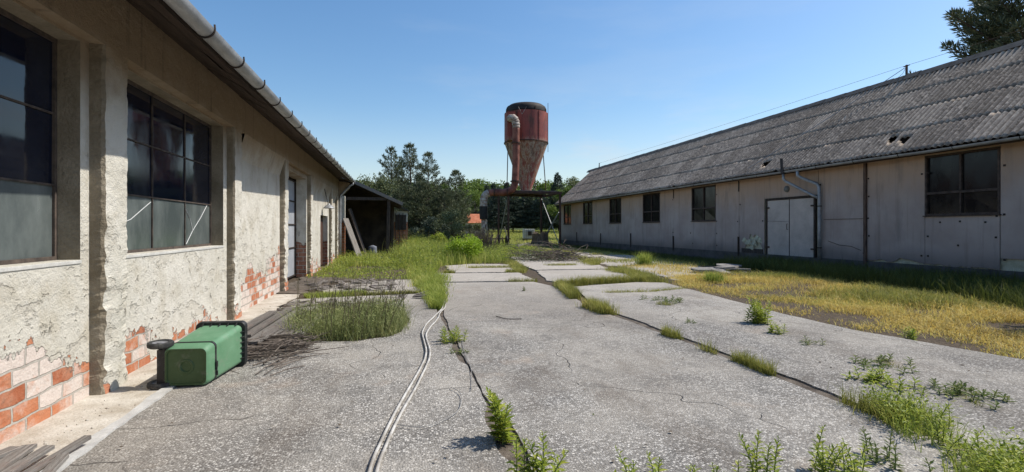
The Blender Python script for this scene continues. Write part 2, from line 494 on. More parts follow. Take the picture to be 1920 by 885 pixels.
M_SOFFIT = mat_simple("rotten_eave_boards", (0.03, 0.02, 0.015), (0.075, 0.05, 0.036), 5, 0.9, 0.6, 0.01, 50, stretch=(3, 0.6, 3))
M_ZINC = mat_simple("weathered_zinc", (0.25, 0.255, 0.26), (0.42, 0.43, 0.44), 4, 0.55, 0.15, 0.004, 40, metal=0.35, spec=0.4, stretch=(2, 0.7, 2))
M_DARKIRON = mat_simple("dark_iron", (0.03, 0.027, 0.025), (0.085, 0.06, 0.045), 9, 0.75, 0.3, 0.004, 70, metal=0.3)
M_TILE = mat_simple("old_roof_tile", (0.10, 0.07, 0.055), (0.20, 0.14, 0.11), 6, 0.9, 0.6, 0.01, 40)
M_STEELDOOR = mat_simple("grey_painted_steel", (0.33, 0.35, 0.38), (0.42, 0.44, 0.47), 2, 0.5, 0.12, 0.004, 50)
M_BROWNDOOR = mat_simple("brown_painted_wood", (0.07, 0.035, 0.025), (0.12, 0.06, 0.04), 5, 0.7, 0.3, 0.004, 40, stretch=(4, 4, 0.6))
M_FRAME = mat_simple("rusty_window_steel", (0.05, 0.04, 0.035), (0.13, 0.10, 0.08), 8, 0.8, 0.3, 0.004, 60)
M_SILLW = mat_simple("pale_cement_sill", (0.5, 0.49, 0.46), (0.66, 0.65, 0.61), 5, 0.9, 0.4, 0.006, 60)
def make_oldwood():
    m = NT("silver_weathered_wood")
    v = m.obj(); r = m.orand()
    g = m.noise(m.scale(v, (14, 0.7, 14)), 4, 6, 0.65); f = m.noise(m.scale(v, (40, 1.5, 40)), 6, 4, 0.6); b = m.noise(v, 3, 4, 0.6)
    col = m.mix(m.rng(g, 0.35, 0.65), (0.15, 0.135, 0.12), (0.36, 0.335, 0.305))
    col = m.mix(m.rng(r, 0.0, 1.0, 0.0, 0.62), col, (0.085, 0.07, 0.06))
    col = m.mix(m.rng(f, 0.55, 0.72, 0, 0.7), col, (0.05, 0.042, 0.036))
    col = m.mix(m.rng(b, 0.55, 0.7, 0, 0.5), col, (0.21, 0.15, 0.125))
    return m.fin(col, 0.92, m.bump(m.math('ADD', g, f), 0.9, 0.008), 0, 0.2)
M_OLDWOOD = make_oldwood()
M_DARKWOOD = mat_simple("dark_weathered_wood", (0.035, 0.029, 0.025), (0.10, 0.082, 0.07), 5, 0.9, 0.7, 0.01, 45, stretch=(6, 6, 0.7))
M_TWIG = mat_simple("dry_brown_twigs", (0.07, 0.055, 0.045), (0.20, 0.165, 0.135), 3, 0.9, 0.3, 0.004, 40)
M_BARK = mat_simple("conifer_bark", (0.055, 0.04, 0.03), (0.12, 0.09, 0.07), 6, 0.95, 0.7, 0.02, 30)

def make_glass(name, c1, c2, rough, sca=2.2):
    m = NT(name)
    v = m.pos()
    a = m.noise(m.scale(v, (1, 1, 0.5)), sca, 6, 0.6); b = m.noise(v, 35, 3, 0.6)
    col = m.mix(m.rng(a, 0.4, 0.68), c1, c2)
    col = m.mix(m.rng(b, 0.5, 0.8, 0, 0.2), col, c2)
    return m.fin(col, m.rng(a, 0.4, 0.7, rough, rough + 0.14), m.bump(m.noise(v, 1.1, 2), 0.05, 0.02), 0, 0.55)
M_GLASS = make_glass("dirty_dark_glass", (0.005, 0.008, 0.020), (0.012, 0.017, 0.032), 0.03)
M_FROST = make_glass("dust_frosted_glass", (0.07, 0.085, 0.085), (0.15, 0.17, 0.165), 0.14)
M_CRACK = mat_simple("broken_glass_edge", (0.5, 0.52, 0.52), (0.6, 0.6, 0.6), 5, 0.4, 0.0, 0.001, 60)
M_GLASSR = make_glass("grimy_black_glass", (0.006, 0.006, 0.008), (0.016, 0.015, 0.015), 0.10)
M_GLASSR.node_tree.nodes["Principled BSDF"].inputs["Specular IOR Level"].default_value = 0.28

# ------------------------------------------------------------------ structure: ground
def gz(x, y):
    """the meadow beyond the silo rises gently"""
    t = min(1.0, max(0.0, (y - 47.0) / 26.0))
    return 1.05 * t * t * (3 - 2 * t) * min(1.0, max(0.0, (x + 30) / 25.0))
def big_ground():
    mb = MB()
    ring = [0]
    mb.v.append((0, 20, -0.025))
    rad = [6, 12, 20, 24, 28, 32, 36, 40, 44, 48, 52, 58, 66, 80, 110, 200, 400, 900, 2500]
    n = 64
    for r_ in rad:
        for k in range(n):
            a = 2 * math.pi * k / n
            x, y = r_ * math.cos(a), 20 + r_ * math.sin(a)
            mb.v.append((x, y, gz(x, y) - 0.025))
    for k in range(n): mb.f.append((0, 1 + k, 1 + (k + 1) % n))
    for i in range(len(rad) - 1):
        for k in range(n):
            a, b = 1 + i * n + k, 1 + i * n + (k + 1) % n
            mb.f.append((a, b, b + n, a + n))
    tag(mb.build("ground", M_GROUND), kind="structure")
big_ground()

def inside(poly, X, Y):
    """vectorised point in polygon"""
    X, Y = np.asarray(X), np.asarray(Y)
    r = np.zeros(X.shape, bool)
    n = len(poly)
    for i in range(n):
        x1, y1 = poly[i]; x2, y2 = poly[(i + 1) % n]
        c = ((y1 > Y) != (y2 > Y)) & (X < (x2 - x1) * (Y - y1) / (y2 - y1 + 1e-12) + x1)
        r ^= c
    return r

def slab(name, poly, z=0.0, tilt=(0, 0), jag=0.035, mat=None, depth=0.12, step=0.09, seed=0):
    pts = []
    n = len(poly)
    for i in range(n):
        a, b = Vector((*poly[i], 0)), Vector((*poly[(i + 1) % n], 0))
        L = (b - a).length
        k = max(1, int(L / step))
        d = (b - a).normalized(); nn = Vector((d.y, -d.x, 0))
        for j in range(k):
            p = a.lerp(b, j / k)
            o = nz(p.x * 1.3 + seed, p.y * 1.3, 3.1) * jag * 1.6 + nz(p.x * 6, p.y * 6, seed + 1.7) * jag * 0.9
            pts.append(p + nn * o)
    c = sum(pts, Vector((0, 0, 0))) / len(pts)
    bm = bmesh.new()
    top = [bm.verts.new((p.x, p.y, z + (p.x - c.x) * tilt[0] + (p.y - c.y) * tilt[1])) for p in pts]
    f = bm.faces.new(top)
    if f.normal.z < 0: f.normal_flip()
    bm.normal_update()
    if f.normal.z < 0: f.normal_flip()
    bot = [bm.verts.new((v.co.x, v.co.y, v.co.z - depth)) for v in top]
    m_ = len(top)
    for i in range(m_):
        bm.faces.new((top[i], top[(i + 1) % m_], bot[(i + 1) % m_], bot[i]))
    bmesh.ops.triangulate(bm, faces=[f])
    bmesh.ops.recalc_face_normals(bm, faces=bm.faces)
    me = bpy.data.meshes.new(name)
    bm.to_mesh(me); bm.free()
    return tag(finish(name, me, mat or M_CONC), kind="structure")

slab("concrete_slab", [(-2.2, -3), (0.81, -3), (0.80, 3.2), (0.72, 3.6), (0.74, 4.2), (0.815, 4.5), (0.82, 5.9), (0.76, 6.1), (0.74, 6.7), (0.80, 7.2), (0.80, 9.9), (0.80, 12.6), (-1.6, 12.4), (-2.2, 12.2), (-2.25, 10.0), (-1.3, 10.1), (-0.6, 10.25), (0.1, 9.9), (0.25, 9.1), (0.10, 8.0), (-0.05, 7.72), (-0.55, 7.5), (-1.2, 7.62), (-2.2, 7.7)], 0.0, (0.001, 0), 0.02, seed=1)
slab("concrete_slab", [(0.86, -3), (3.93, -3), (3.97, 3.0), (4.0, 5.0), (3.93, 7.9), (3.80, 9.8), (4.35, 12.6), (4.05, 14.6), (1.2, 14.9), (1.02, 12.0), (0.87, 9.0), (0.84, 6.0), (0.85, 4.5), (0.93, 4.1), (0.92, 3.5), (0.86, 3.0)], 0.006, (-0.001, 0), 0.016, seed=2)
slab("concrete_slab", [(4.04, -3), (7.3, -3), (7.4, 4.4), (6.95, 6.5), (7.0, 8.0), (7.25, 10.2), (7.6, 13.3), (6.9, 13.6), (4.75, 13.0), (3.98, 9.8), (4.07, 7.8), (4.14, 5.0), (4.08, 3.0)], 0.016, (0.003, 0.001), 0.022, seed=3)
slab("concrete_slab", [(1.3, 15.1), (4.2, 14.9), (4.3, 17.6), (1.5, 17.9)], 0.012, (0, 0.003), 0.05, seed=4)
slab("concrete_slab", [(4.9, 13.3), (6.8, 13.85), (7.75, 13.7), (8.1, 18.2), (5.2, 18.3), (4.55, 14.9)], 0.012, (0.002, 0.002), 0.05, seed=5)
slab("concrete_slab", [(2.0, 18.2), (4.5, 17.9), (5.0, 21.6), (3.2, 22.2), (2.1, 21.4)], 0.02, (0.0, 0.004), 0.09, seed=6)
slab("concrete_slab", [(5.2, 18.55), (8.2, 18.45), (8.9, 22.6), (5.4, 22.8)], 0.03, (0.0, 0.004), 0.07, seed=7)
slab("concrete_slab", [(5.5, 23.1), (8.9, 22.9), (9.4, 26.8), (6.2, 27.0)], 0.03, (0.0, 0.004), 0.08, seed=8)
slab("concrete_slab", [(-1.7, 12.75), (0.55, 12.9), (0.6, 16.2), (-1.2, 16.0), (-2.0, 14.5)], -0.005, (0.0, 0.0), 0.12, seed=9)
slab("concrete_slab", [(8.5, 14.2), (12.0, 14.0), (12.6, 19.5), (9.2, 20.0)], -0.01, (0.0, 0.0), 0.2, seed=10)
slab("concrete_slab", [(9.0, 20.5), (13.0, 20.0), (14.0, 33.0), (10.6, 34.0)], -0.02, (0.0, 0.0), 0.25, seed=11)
slab("joint_soil", [(3.80, 1.5), (4.22, 1.5), (4.22, 5.5), (4.15, 7.8), (4.06, 9.7), (3.70, 9.7), (3.80, 7.8)], -0.008, (0, 0), 0.01, M_MOSS, 0.012, seed=31)
slab("joint_soil", [(0.66, 1.5), (1.0, 1.5), (1.0, 9.9), (0.66, 9.9)], -0.012, (0, 0), 0.01, M_MOSS, 0.008, seed=32)
slab("soil_patch", [(4.2, 2.65), (4.7, 2.62), (5.4, 2.5), (5.6, 1.6), (3.4, 1.5), (3.5, 2.2)], 0.036, (0, 0), 0.08, M_EARTH, seed=21)
# strip of fallen plaster along the foot of the left wall, pale cement edge beside it
slab("path_strip", [(-2.9, -3), (-2.28, -3), (-2.25, 6.0), (-2.3, 9.0), (-2.25, 13.2), (-2.9, 13.2)], 0.002, (-0.03, 0), 0.05, M_RUBBLE, seed=12)
slab("path_strip", [(-2.9, 13.4), (-2.2, 13.3), (-1.9, 15.5), (-1.5, 17.6), (-2.9, 17.7)], 0.0, (-0.02, 0), 0.08, M_MOSS, seed=13)
slab("cement_edge", [(-2.27, -3), (-2.14, -3), (-2.15, 6.0), (-2.24, 6.0)], 0.014, (0, 0), 0.03, M_KERBLINE, seed=14)
slab("soil_patch", [(-1.6, 16.1), (0.7, 16.3), (1.2, 14.8), (0.62, 12.7), (0.75, 17.6), (-1.5, 17.4)], -0.012, (0, 0), 0.1, M_MOSS, seed=15)

# ------------------------------------------------------------------ left building
LB = thing("factory_building", "long low workshop with crumbling cream plaster over brick and large steel windows", "building", (-7, 12, 0))
XW, XP, XG = -2.83, -2.70, -3.0
LY0, LY1 = -4.0, 26.6
def eave(y): return (-1.93 - (y - 8) * 0.0105, 3.58 + (y - 8) * 0.02)

def wall_x(mb, x, y0, y1, z0, z1, ops, step=None):
    """wall sheet at x with openings [(ya,yb,za,zb,depth)] and their reveals (towards -x)"""
    ys = sorted({y0, y1, *[o[0] for o in ops], *[o[1] for o in ops]})
    zs = sorted({z0, z1, *[o[2] for o in ops], *[o[3] for o in ops]})
    for a, b in zip(ys, ys[1:]):
        for c, d in zip(zs, zs[1:]):
            ym, zm = (a + b) / 2, (c + d) / 2
            if any(o[0] < ym < o[1] and o[2] < zm < o[3] for o in ops): continue
            mb.quad((x, a, c), (x, b, c), (x, b, d), (x, a, d))

def reveal(mb, x, o, sides="lrtb"):
    ya, yb, za, zb, dp = o
    xi = x - dp
    if 'l' in sides: mb.quad((x, ya, za), (x, ya, zb), (xi, ya, zb), (xi, ya, za))
    if 'r' in sides: mb.quad((x, yb, za), (xi, yb, za), (xi, yb, zb), (x, yb, zb))
    if 't' in sides: mb.quad((x, ya, zb), (x, yb, zb), (xi, yb, zb), (xi, ya, zb))
    if 'b' in sides: mb.quad((x, ya, za), (xi, ya, za), (xi, yb, za), (x, yb, za))

WZ0, WZ1 = 1.31, 3.33
wins = [(-2.0, 1.35, WZ0, WZ1, 0.19), (2.15, 5.46, WZ0, WZ1, 0.19), (6.28, 9.47, WZ0, WZ1, 0.19)]
bigdoor = (14.45, 17.75, 0.0, 3.2, 0.36)
smalldoor = (21.0, 23.2, 0.0, 2.12, 0.2)
mb = MB()
wall_x(mb, XW, LY0, LY1, -0.1, 4.1, wins + [bigdoor, smalldoor])
for o in wins: reveal(mb, XW, o, 'b')
reveal(mb, XW, bigdoor, "lt"); reveal(mb, XW, smalldoor, "lt")
# end walls and back wall
mb.quad((XW, LY1, -0.1), (-11, LY1, -0.1), (-11, LY1, 3.4), (XW, LY1, 3.95))
mb.add([(-11, LY1, 3.4), (XW, LY1, 3.95), (-7.2, LY1, 5.75)], [(0, 1, 2)])
mb.quad((XW, LY0, -0.1), (-11, LY0, -0.1), (-11, LY0, 3.4), (XW, LY0, 3.95))
mb.add([(-11, LY0, 3.4), (XW, LY0, 3.95), (-7.2, LY0, 5.75)], [(0, 1, 2)])
mb.quad((-11, LY0, -0.1), (-11, LY1, -0.1), (-11, LY1, 3.4), (-11, LY0, 3.4))
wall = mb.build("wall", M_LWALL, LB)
for o in wins:
    mb = MB(); reveal(mb, XW, o, "ltr"); mb.build("window_reveal", M_RETURN, LB)
for o in (bigdoor, smalldoor):
    mb = MB(); reveal(mb, XW, o, "r"); mb.build("door_jamb", M_REVEALBRICK, LB)

# band over the windows, flush with the pilasters
mb = MB()
n = 60
for i in range(n):
    y0, y1 = LY0 + (LY1 - LY0) * i / n, LY0 + (LY1 - LY0) * (i + 1) / n
    t0, t1 = 4.1, 4.1
    mb.quad((XP - 0.004, y0, 3.36), (XP - 0.004, y1, 3.36), (XP - 0.004, y1, t1), (XP - 0.004, y0, t0))
    zl = 3.36 if y0 < 10.0 else 2.9 + 0.25 * nz(y0 * 0.6, 3.0)
    zl1 = 3.36 if y0 < 10.0 else 2.9 + 0.25 * nz(y1 * 0.6, 3.0)
    if 14.0 < y0 < 18.1: zl = zl1 = 3.36
    mb.quad((XW + (0.0 if zl < 3.3 else -0.02), y0, zl), (XW + (0.0 if zl1 < 3.3 else -0.02), y1, zl1), (XP - 0.004, y1, 3.36), (XP - 0.004, y0, 3.36))
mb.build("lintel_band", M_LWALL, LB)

def pilaster(y0, y1, ragged=0.02, z1=3.37):
    mb = MB()
    nzs = 130
    cols = [(XW - 0.03, y0), (XP - 0.03, y0), (XP, y0 + 0.02), (XP, (2 * y0 + y1) / 3), (XP, (y0 + 2 * y1) / 3), (XP, y1 - 0.02), (XP - 0.03, y1), (XW - 0.03, y1)]
    rows = []
    for i in range(nzs + 1):
        z = -0.08 + (z1 + 0.08) * i / nzs
        low = max(0.25, 1.0 - z / 2.6) * 1.5 * min(1.0, max(0.3, (z + 0.2) / 0.5))
        row = []
        for j, (x, y) in enumerate(cols):
            e = ragged * low
            if j in (1, 2, 5, 6):
                dx = (nz(z * 5.1, y * 3, j) - 0.35) * e * 1.5 + nz(z * 17, y, j + 9) * e
                dy = nz(z * 5.7, y * 3 + 7, 1.0) * e * 1.6 + nz(z * 19, y, 4.0) * e
                if j in (1, 2): dy = abs(dy)
                else: dy = -abs(dy)
            elif j in (3, 4):
                dx = nz(z * 6, y * 5, 2.0) * e * 0.6; dy = 0
            else: dx = dy = 0
            row.append((x + dx, y + dy, z))
        rows.append(row)
    base = 0
    k = len(cols)
    for r_ in rows: mb.v += r_
    sd = MB(); sd.v = list(mb.v)
    for i in range(nzs):
        for j in range(k - 1):
            a = i * k + j
            (sd if j < 2 else mb).f.append((a, a + 1, a + 1 + k, a + k))
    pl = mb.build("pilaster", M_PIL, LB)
    sd.build("pilaster_side", M_RETURN, pl)
for y in (1.5, 5.6, 9.65, 13.8, 17.9, 22.0 + 1.6, 25.95):
    pilaster(y, y + (0.45 if y < 23 else 0.38), 0.02 if y < 13 else 0.032)

def steel_window(o, frost_row=True, cracked=True):
    ya, yb, za, zb, dp = o
    x = XW - dp
    t = 0.016
    mb = MB()
    # outer frame
    mb.box(x - 0.03, x + 0.012, ya, yb, za, za + 0.035); mb.box(x - 0.03, x + 0.012, ya, yb, zb - 0.04, zb)
    mb.box(x - 0.03, x + 0.010, ya, ya + 0.04, za + 0.035, zb - 0.04); mb.box(x - 0.03, x + 0.010, yb - 0.035, yb, za + 0.035, zb - 0.04)
    zz = [za + 0.035 + (zb - za - 0.075) * i / 3 for i in range(4)]
    yy = [ya + 0.04 + (yb - ya - 0.075) * i / 3 for i in range(4)]
    for i in (1, 2):
        mb.box(x - 0.02, x + 0.006, ya + 0.04, yb - 0.035, zz[i] - t / 2, zz[i] + t / 2)
        mb.box(x - 0.02, x + 0.004, yy[i] - t / 2, yy[i] + t / 2, za + 0.035, zb - 0.04)
    fr = mb.build("window", M_FRAME, LB)
    g = MB()
    for c in range(3):
        for r_ in (1, 2):
            # each pane leans a little in its old putty
            a1, a2 = rnd.uniform(-0.004, 0.004), rnd.uniform(-0.004, 0.004)
            g.quad((x - 0.012 + a1, yy[c], zz[r_]), (x - 0.012 + a2, yy[c + 1], zz[r_]), (x - 0.012 - a1, yy[c + 1], zz[r_ + 1]), (x - 0.012 - a2, yy[c], zz[r_ + 1]))
    g.build("dark_panes", M_GLASS, fr)
    g = MB()
    for c in range(3):
        a1 = rnd.uniform(-0.004, 0.004)
        g.quad((x - 0.012 + a1, yy[c], zz[0]), (x - 0.012 - a1, yy[c + 1], zz[0]), (x - 0.012, yy[c + 1], zz[1]), (x - 0.012, yy[c], zz[1]))
    g.build("dusty_panes", M_FROST if frost_row else M_GLASS, fr)
    if cracked:
        for pts in ([(yy[2] + 0.05, zz[0] + 0.02), (yy[2] + 0.30, zz[0] + 0.22), (yy[2] + 0.62, zz[0] + 0.42), (yy[2] + 0.9, zz[1] - 0.02)],
                    [(yy[2] + 0.3, zz[0] + 0.22), (yy[2] + 0.2, zz[0] + 0.4), (yy[2] + 0.02, zz[1] - 0.1)],
                    [(yy[0] + 0.05, zz[0] + 0.25), (yy[0] + 0.5, zz[0] + 0.36), (yy[0] + 1.0, zz[1] - 0.06)],
                    [(yy[0] + 0.1, zz[0] + 0.03), (yy[0] + 0.2, zz[0] + 0.15), (yy[0] + 0.26, zz[0] + 0.3)]):
            g = MB(); g.tube([(x - 0.006, a, b) for a, b in pts], 0.006, 4)
            g.build("crack", M_CRACK, fr)
    s_ = MB()
    s_.box(XW - dp - 0.02, XW + 0.010, ya - 0.01, yb + 0.01, za - 0.035, za - 0.003)
    s_.build("window_sill", M_SILLW, LB, bevel=0.006)
steel_window(wins[0]); steel_window(wins[1], True, False); steel_window(wins[2], True, True)

# grey double steel door in the deep bay
x = XW - bigdoor[4]
mb = MB()
mid = (bigdoor[0] + bigdoor[1]) / 2
for a, b in ((bigdoor[0] + 0.02, mid - 0.01), (mid + 0.01, bigdoor[1] - 0.02)):
    mb.box(x - 0.05, x, a, b, 0.05, 3.15)
dr = mb.build("steel_door", M_STEELDOOR, LB)
mb = MB()
for z in (0.08, 0.98, 1.72, 2.46, 3.12):
    mb.box(x + 0.002, x + 0.03, bigdoor[0] + 0.03, bigdoor[1] - 0.03, z - 0.02, z + 0.02)
mb.box(x + 0.004, x + 0.028, bigdoor[1] - 0.06, bigdoor[1] - 0.025, 0.1, 3.1)
mb.build("cross_rail", M_DARKIRON, dr)
mb = MB()
mb.box(x - 0.06, x + 0.05, bigdoor[1] - 0.02, bigdoor[1] + 0.0, 0, 3.2)
mb.build("door_frame", M_DARKIRON, LB)
# brown door
x = XW - smalldoor[4]
mb = MB()
for i in range(6):
    a = smalldoor[0] + 0.03 + i * 0.36
    mb.box(x - 0.04, x - (i % 2) * 0.004, a, a + 0.352, 0.04, 2.1)
mb.build("wooden_door", M_BROWNDOOR, LB)

# roof: tiled front slope, back slope, eave boards
ROOF_N = 160
mb = MB()
prof = []
for i in range(ROOF_N + 1):
    y = LY0 - 0.3 + (LY1 + 0.55 - LY0 + 0.3) * i / ROOF_N
    ex, ez = eave(y)
    wv = 0.03 * abs(math.sin(i * math.pi / 2 * 1.0)) + 0.02 * nz(y * 2, 1.3)
    prof.append((y, ex, ez + 0.07 + wv))
for i in range(ROOF_N):
    y0, x0, z0 = prof[i]; y1, x1, z1 = prof[i + 1]
    mb.quad((x0, y0, z0), (x1, y1, z1), (-7.2, y1, 5.95 + (z1 - z0) * 0), (-7.2, y0, 5.95))
    mb.quad((x0, y0, z0), (x0, y0, z0 - 0.045), (x1, y1, z1 - 0.045), (x1, y1, z1))
mb.quad((-7.2, prof[0][0], 5.95), (-7.2, prof[-1][0], 5.95), (-11.4, prof[-1][0], 3.45), (-11.4, prof[0][0], 3.45))
mb.build("roof", M_TILE, LB)
mb = MB()
k = 40
for i in range(k):
    y0 = LY0 - 0.3 + (LY1 + 0.85 - LY0) * i / k; y1 = LY0 - 0.3 + (LY1 + 0.85 - LY0) * (i + 1) / k
    (xa, za), (xb, zb) = eave(y0), eave(y1)
    for s0, s1 in ((0, 0.33), (0.345, 0.66), (0.675, 1.0)):   # three boards with open joints
        f = lambda xe, ze, s: (xe + (XP - 0.1 - xe) * s, ze - 0.02 + (4.03 - ze) * s)
        j = rnd.uniform(-0.008, 0.008)
        p, q, r_, t_ = f(xa, za, s0), f(xb, zb, s0), f(xb, zb, s1), f(xa, za, s1)
        mb.quad((p[0], y0, p[1] + j), (q[0], y1, q[1] + j), (r_[0], y1, r_[1] + j), (t_[0], y0, t_[1] + j))
    mb.quad((xa + 0.01, y0, za - 0.06), (xb + 0.01, y1, zb - 0.06), (xb + 0.01, y1, zb + 0.09), (xa + 0.01, y0, za + 0.09))
mb.build("eave_boards", M_SOFFIT, LB)

# half-round gutter with brackets, and its downpipe
mb = MB()
ny = 44; na = 10
rows = []
for i in range(ny + 1):
    y = LY0 - 0.3 + (LY1 + 0.7 - LY0) * i / ny
    ex, ez = eave(y)
    sag = 0.012 * nz(y * 0.4, 5.5)
    for rr in (0.088, 0.080):
        for k_ in range(na + 1):
            a = math.pi + math.pi * k_ / na
            mb.v.append((ex + 0.10 + rr * math.cos(a), y, ez + 0.02 + sag + rr * math.sin(a)))
m_ = 2 * (na + 1)
for i in range(ny):
    for k_ in range(na):
        a = i * m_ + k_
        mb.f.append((a, a + 1, a + 1 + m_, a + m_))
        a += na + 1
        mb.f.append((a, a + m_, a + 1 + m_, a + 1))
    a = i * m_; mb.f.append((a, a + m_, a + na + 1 + m_, a + na + 1))
    a = i * m_ + na; mb.f.append((a, a + na + 1, a + na + 1 + m_, a + m_))
gut = mb.build("gutter", M_ZINC, LB, smooth=False, autosmooth=0.8)
for i in range(30):
    y = LY0 + 0.3 + i * 1.02
    ex, ez = eave(y)
    b = MB()
    b.tube([(ex + 0.10 + 0.094 * math.cos(math.pi + math.pi * k_ / 10), y, ez + 0.02 + 0.094 * math.sin(math.pi + math.pi * k_ / 10)) for k_ in range(11)] + [(ex + 0.19, y, ez + 0.06)], 0.010, 5)
    b.build("bracket", M_DARKIRON, gut)
mb = MB()
ex, ez = eave(26.3)
mb.tube([(ex + 0.10, 26.3, ez - 0.06), (ex + 0.10, 26.3, ez - 0.16), (ex - 0.03, 26.28, ez - 0.24), (XP + 0.11, 26.25, 3.22), (XP + 0.09, 26.25, 3.1), (XP + 0.09, 26.25, 1.5), (XP + 0.09, 26.25, 0.15)], 0.052, 10)
mb.build("downpipe", M_ZINC, LB, smooth=True)

# gooseneck lamp over the brown door
mb = MB()
mb.tube([(XW, 21.6, 3.30), (XW + 0.05, 21.6, 3.31), (XW + 0.12, 21.58, 3.0), (XW + 0.2, 21.55, 2.66), (XW + 0.24, 21.5, 2.56)], 0.016, 6)
lampo = mb.build("wall_lamp", M_DARKIRON, LB)
mb = MB()
mb.lathe([(0.03, 0.14), (0.05, 0.13), (0.06, 0.08), (0.12, 0.06), (0.215, -0.04), (0.235, -0.06), (0.225, -0.06), (0.11, 0.045), (0.0, 0.06)], (XW + 0.25, 21.5, 2.46), 24)
mb.build("lamp_shade", M_ZINC, lampo, smooth=True)
# plaster corbel carrying the eave at the far corner
mb = MB()
mb.add([(XW, 26.3, 3.0), (XW + 0.1, 26.3, 3.05), (XW + 0.62, 26.3, 3.6), (XW + 0.62, 26.3, 3.85), (XW, 26.3, 3.95),
        (XW, 26.75, 3.0), (XW + 0.1, 26.75, 3.05), (XW + 0.62, 26.75, 3.6), (XW + 0.62, 26.75, 3.85), (XW, 26.75, 3.95)],
       [(0, 1, 2, 3, 4), (9, 8, 7, 6, 5), (0, 5, 6, 1), (1, 6, 7, 2), (2, 7, 8, 3), (3, 8, 9, 4), (4, 9, 5, 0)])
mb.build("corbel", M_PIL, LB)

# ------------------------------------------------------------------ open shed behind the workshop
SH = thing("lean_to_shed", "dark open timber lean-to shed with sloping roof behind the workshop", "shed", (-2.5, 31, 0))
mb = MB()
def shz(x): return 4.22 - (x + 2.2) * 0.455
for (ya, yb, x1) in ((28.3, 34.5, 0.42), (34.45, 39.0, 0.95)):
    mb.add([(-6, ya, shz(-6)), (x1, ya, shz(x1)), (x1, yb, shz(x1)), (-6, yb, shz(-6)), (-6, ya, shz(-6) - 0.06), (x1, ya, shz(x1) - 0.06), (x1, yb, shz(x1) - 0.06), (-6, yb, shz(-6) - 0.06)],
           [(0, 1, 2, 3), (4, 7, 6, 5), (0, 4, 5, 1), (1, 5, 6, 2), (2, 6, 7, 3), (3, 7, 4, 0)])
M_FELT = mat_simple("old_roofing_felt", (0.045, 0.042, 0.039), (0.10, 0.094, 0.087), 4, 0.9, 0.5, 0.01, 40)
mb.build("roof", M_FELT, SH)
mb = MB()
mb.bar((-6, 28.26, shz(-6) - 0.10), (0.44, 28.26, shz(0.44) - 0.10), 0.04, 0.17)
mb.build("barge_board", M_OLDWOOD, SH)
mb = MB()
for i in range(7):
    mb.bar((-6, 28.8 + i * 0.95, shz(-6) - 0.13), (0.36, 28.8 + i * 0.95, shz(0.36) - 0.13), 0.08, 0.13)
mb.build("rafters", M_DARKWOOD, SH)
mb = MB(); mb.bar((-4, 28.45, 3.2), (-0.3, 28.45, 3.2), 0.13, 0.16); mb.build("tie_beam", M_DARKWOOD, SH)
for (x, y) in ((-0.30, 28.5), (-0.1, 34.2)):
    mb = MB(); mb.bar((x - 0.1, y, -0.05), (x, y, shz(x) - 0.15), 0.17, 0.17); mb.build("post", M_DARKWOOD, SH, bevel=0.012)
mb = MB()
mb.add([(-6, 34.9, -0.05), (-0.12, 34.9, -0.05), (-0.12, 34.9, shz(-0.12) - 0.1), (-6, 34.9, shz(-6) - 0.1)], [(0, 1, 2, 3)]); mb.box(-6, -5.8, 28.3, 34.9, -0.05, 5.6); mb.box(-5.9, -2.9, 28.2, 28.26, -0.05, 3.6)
mb.build("back_wall", mat_simple("shade_dark_shed_wall", (0.03, 0.025, 0.022), (0.095, 0.075, 0.06), 1.5, 0.95, 0.5, 0.02, 20), SH)  # interior shade put into the dark wall colour
mb = MB()
mb.box(-0.05, 0.86, 34.75, 34.95, -0.05, 2.75); mb.box(0.66, 0.86, 34.95, 38.9, -0.05, 2.75)
mb.build("brick_wall", M_BRICK, SH)
mb = MB(); mb.box(-3.0, -2.55, 27.9, 28.35, -0.05, 3.3); mb.build("brick_pier", M_BRICK, SH)
mb = MB(); mb.box(0.05, 0.75, 34.68, 34.74, 1.5, 2.5)
for k_ in range(3): mb.box(0.04 + 0.24 * k_, 0.08 + 0.24 * k_, 34.62, 34.68, 0.3, 2.6)
mb.build("slat_panel", M_DARKWOOD, SH)

